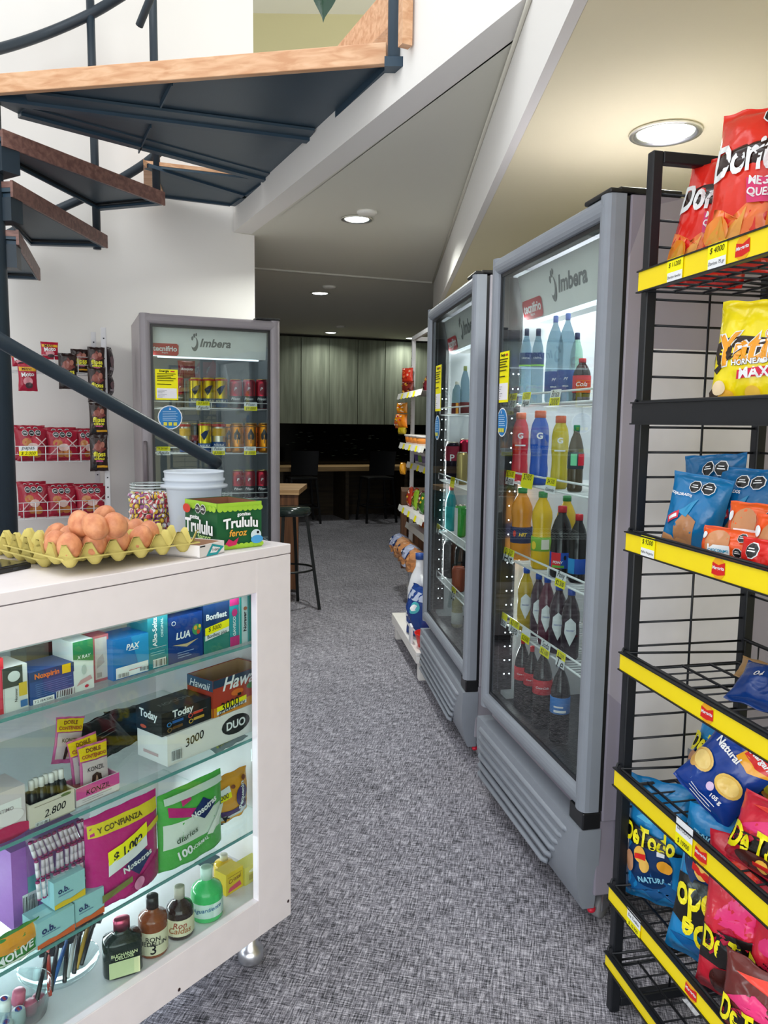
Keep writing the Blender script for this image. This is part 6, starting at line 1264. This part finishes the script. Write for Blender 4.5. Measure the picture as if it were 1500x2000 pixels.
# ================================================================ FAR WHITE SHELF RACK (right of the aisle)
WR = Frame(.20, 6.10, -82); wr_ = thing('white_shelf_rack', 'white perforated shelf rack beyond the second fridge, stacked with groceries', 'rack', pose(WR, 0, 0, 0))
zt = WR.at(808, 656, 0)[1]
for (x, y) in ((0, 0), (0, .36), (1.0, 0), (1.0, .36)): upright(x, y, zt, wr_)
mb = MB(); mb.box(0, 1.0, 0, .02, zt-.03, zt, wp).box(-.012, .012, 0, .36, zt-.03, zt, wp).box(0, 1, .34, .36, zt-.03, zt, wp); mb.build('top_frame', wr_)
wsz = [WR.at(775, 773, -.10)[1], WR.at(788, 868, -.08)[1], WR.at(800, 906, -.03)[1], WR.at(787, 992, -.08)[1], WR.at(797, 1024, -.02)[1], WR.at(790, 1086, -.04)[1], WR.at(793, 1134, 0)[1]]
for i, z in enumerate(wsz):
    yf = (-.10, -.08, -.02, -.08, -.02, -.06, .0)[i]
    mb = MB(); mb.box(-.01, 1.0, yf, .36, z-.004, z, M('#8d8a86', 'paint') if i == 0 else wp); so = mb.build('shelf_board', wr_)
    mb = MB(); mb.prism([(-.01, yf-.012, z-.03), (1.0, yf-.012, z-.03), (1.0, yf, z+.012), (-.01, yf, z+.012)], (0, .002, 0), M('#f0efe8', 'plastic'))
    rr = random.Random(i+3)
    if i in (0, 1, 2, 3):
        for k in range(7): u = .03+k*.13+rr.uniform(0, .03); mb.prism([(u, yf-.0135, z-.034), (u+.07, yf-.0135, z-.034), (u+.07, yf-.002, z+.006), (u, yf-.002, z+.006)], (0, .0008, 0), YEL if k % 2 else WHT)
    mb.build('price_rail', so)
def wbag(label, x, y, z, w, h, col, seed, items=(), name='snack_pack', cat='snack pack', d=.05, **k):
    return bag(name, label, cat, WR, x, y, z, w, h, d, M(col, 'film'), items, seed, **k)
st2 = lambda s, cs: stars(random.Random(s), 8, [M(c, 'film') for c in cs], .15, .85, .12, .88, .12)
def hz(py, px=805, y=-.06): return WR.at(px, py, y)[1]
wbag('red snack packet hanging highest beside the top of the far white shelf', .0, -.03, hz(742), .13, hz(712)-hz(742), '#d83a22', 71, st2(1, ['#e8703a', '#f0b090', '#a02018']), rz=30)
wbag('dark red snack packet hanging second down beside the far white shelf', .02, -.03, hz(768), .14, hz(740)-hz(768), '#7a2a20', 72, st2(2, ['#d8a03a', '#501818', '#e8c03a']), rz=30)
wbag('orange snack packet hanging highest under the first board of the far shelf', .0, -.07, hz(806), .15, hz(784)-hz(806), '#f09a1e', 73, st2(3, ['#e04a1e', '#f8e0c0', '#e8c020']), rz=24)
wbag('orange and pink snack packet, second of the hanging orange ones', -.0, -.075, hz(836), .17, hz(808)-hz(836), '#e8861e', 74, st2(4, ['#c82a50', '#f8e0c0', '#f0d020']), rz=24)
wbag('red packet hanging left of the orange ones', -.10, -.08, hz(838), .10, hz(816)-hz(838), '#d83424', 75, st2(5, ['#f0d8c8']), rz=20)
wbag('small olive yellow packet, lowest of the hanging orange ones', .02, -.07, hz(850), .10, hz(835)-hz(850), '#b8a01e', 76, rz=24)
wbag('long thin orange packet hanging beside the upright lower down', -.03, -.05, hz(935), .06, hz(910)-hz(935), '#e09a20', 77, rz=30)
for i in range(5):
    x = .18+i*.17; c = ['#7a2430', '#e8861e', '#501a24', '#c8641e', '#8a2a2a'][i]
    wbag('%s snack packet from the far end on the topmost board of the far white shelf' % ('first', 'second', 'third', 'fourth', 'fifth')[i], x, .08, wsz[0]+.003, .15, .15, c, 80+i, st2(i, ['#d8a03a', '#30101a', '#e8d0b0']), rx=-8, group='packets on the topmost board')
mb = MB(); mb.surf(lambda u, v: Vector((.05+.42*u, .25+.02*math.sin(u*5), wsz[0]+.16+(.20-.05*u+.02*math.sin(u*9))*v)), 8, 5, M('#b8b0a0', 'matte')); mb.surf(lambda u, v: Vector((.05+.42*u, .256+.02*math.sin(u*5), wsz[0]+.16+(.20-.05*u+.02*math.sin(u*9))*v)), 8, 5, M('#b8b0a0', 'matte'), flip=True)
mb.build('torn_cardboard', mtx=pose(WR, 0, 0, 0), label='torn grey beige cardboard sheet high up on the far white shelf', cat='cardboard')
def tubc(label, x, y, z, r, h, c1, c2, name='food_tub'):
    t = thing(name, label, 'tub', pose(WR, x, y, z), 'white food tubs on the far shelf'); MB().lathe([(r*.82, 0), (r, h*.85)], M(c1, 'plastic'), 20).build('tub_body', t); MB().lathe([(r*1.06, h*.82), (r*1.06, h), (.001, h)], M('#ece6e2', 'plastic'), 20).build('lid', t)
    MB().lathe([(r*.87+.001, h*.2), (r*.98+.001, h*.75)], M(c2), 20).build('label_band', t)
for i in range(4): tubc('%s white and orange food tub from the far end on the second board' % ('first', 'second', 'third', 'fourth')[i], .07+i*.16, .02, wsz[1]+.001, .075, .075, '#ecdccf', '#e08a3a')
for i in range(4): tubc('%s pale tub with violet band from the far end on the third board' % ('first', 'second', 'third', 'fourth')[i], .07+i*.15, .08, wsz[2]+.001, .06, .09, '#dfd8dc', ['#6a5a9a', '#8ab05a', '#8a7aa0', '#5aa07a'][i])
cc = ['#b8402a', '#d8241e', '#8ab030', '#8a1a4a', '#3a6a2a', '#b02a6a', '#c8502a']
for i in range(7): wbag('%s packet from the far end among the bright sachets of the fourth board' % ('green', 'red', 'lime', 'crimson', 'dark green', 'magenta', 'orange')[i], .04+i*.13, -.01+.02*(i % 2), wsz[3]+.003, .14, .15, cc[i], 90+i, st2(i+9, ['#f0e0d0', '#e8c03a', '#501020']), rx=-8, group='bright sachets on the fourth board')
for i in range(3): wbag('%s orange packet from the far end on the fifth board' % ('first', 'second', 'third')[i], .25+i*.2, .06, wsz[4]+.003, .16, .06, '#c8502a', 100+i, st2(i, ['#e8a03a']), group='orange packets on the fifth board')
loaf = lambda s: [('G', [(.05, .1), (.95, .1), (.95, .5), (.05, .45)], M('#d8905a', 'film')), ('E', .3, .3, .14, .18, M('#e8b080', 'film')), ('E', .65, .3, .16, .18, M('#dc9a64', 'film')), ('G', [(.1, .6), (.5, .55), (.5, .85), (.1, .9)], M('#24407a', 'film')), ('E', .3, .72, .1, .06, WHT)]
for i in range(5): wbag('%s bag of bread rolls from the far end on the bread board' % ('first', 'second', 'third', 'fourth', 'fifth')[i], -.06+i*.19, -.06, wsz[5]+.004, .20, .155, ['#a8b0d0', '#d09a70', '#c88a5a', '#b8c0dc', '#c88a5a'][i], 110+i, loaf(i), name='bread_bag', cat='bread', d=.15, base=.9, nar=.03, group='bags of bread rolls')
for i in range(12):
    t = thing('water_bottle', '%s bottle from the far end in the row of small blue labelled water bottles' % ('first', 'second', 'third', 'fourth', 'fifth', 'sixth', 'seventh', 'eighth', 'ninth', 'tenth', 'eleventh', 'twelfth')[i], 'bottle', pose(WR, .05+i*.065, .06, wsz[6]+.001), 'small water bottles on the lowest board')
    MB().lathe([(.026, 0), (.028, .01), (.028, .13), (.012, .165), (.011, .17)], WATER, 12).build('bottle_body', t); MB().lathe([(.0285, .06), (.0288, .062), (.0288, .11), (.0285, .112)], M('#2a4f9a'), 12).build('label', t); MB().lathe([(.013, .168), (.013, .185), (.001, .186)], M('#2a56a8', 'plastic'), 10).build('cap', t)
# low white bench with things on it
BN = Frame(.062, 4.87, -82); wb = M('#e9e6e2', 'paint'); bz = .165
bn = thing('low_bench', 'low white wooden bench on the carpet beyond the second fridge', 'bench', pose(BN, 0, 0, 0))
mb = MB()
for k in range(3): mb.box(-.02, .86, .0+k*.12, .10+k*.12, bz-.02, bz, wb)
mb.build('slat_top', bn, bevel=.003); MB().box(-.02, .86, .0, .02, bz-.06, bz-.021, wb).build('side_rail', bn)
for (x, y) in ((0, .02), (.80, .02), (0, .30), (.80, .30)): MB().box(x-.02, x+.035, y, y+.05, 0, bz-.021, wb).build('leg', bn, bevel=.003)
pp = aty(812, 1240, 4.35)
def bx(px, y): P = BN.at(px, 1240, y); return P[0]
bag('paper_towel_pack', 'blue plastic wrapped paper roll pack on the low white bench', 'pack', BN, .50, .09, bz+.001, .24, .28, .15, M('#1d3f86', 'film'), [('R', .05, .75, .95, .92, M('#b8c4dc', 'film')), T('Scott', .35, .45, .5, WHT, {'bold': .05, 'rot': 10}), ('E', .78, .62, .14, .12, M('#4ab0b8', 'film')), ('E', .78, .62, .08, .07, WHT), ('G', [(.1, .3), (.8, .12), (.8, .16), (.1, .35)], WHT)], 120, base=.9, nar=.04, rz=10)
mb = MB(); mb.surf(lambda u, v: Vector((0, 0, 0)), 1, 1, WHT)
rb = thing('washing_up_bowl', 'bright red plastic tub at the near end of the low white bench', 'tub', pose(BN, .75, .09, bz+.001))
MB().lathe([(.06, 0), (.078, .07), (.082, .074), (.08, .078), (.074, .074), (.057, .006), (.001, .005)], M('#e01818', 'plastic'), 28).build('tub_body', rb)
carton('white_packet', 'white paper packet leaning in front of the red tub on the bench', 'packet', BN, .62, .0, bz+.001, .06, .012, .10, M('#e4e6ea'), ry=6)
jg = thing('bleach_jug', 'white plastic jug with blue cap behind the blue roll pack', 'jug', pose(BN, .30, .12, bz+.001))
MB().lathe([(.07, 0), (.075, .01), (.075, .22), (.055, .30), (.028, .36), (.026, .41)], M('#e6e8ec', 'plastic'), 22).build('jug_body', jg)
MB().lathe([(.03, .405), (.03, .44), (.001, .442)], M('#2a4f9a', 'plastic'), 16).build('cap', jg)
mb = MB(); mb.tube([(.05, -.0, .31), (.085, 0, .30), (.095, 0, .24), (.074, 0, .18)], .011, M('#e6e8ec', 'plastic'), 8); mb.build('handle', jg)
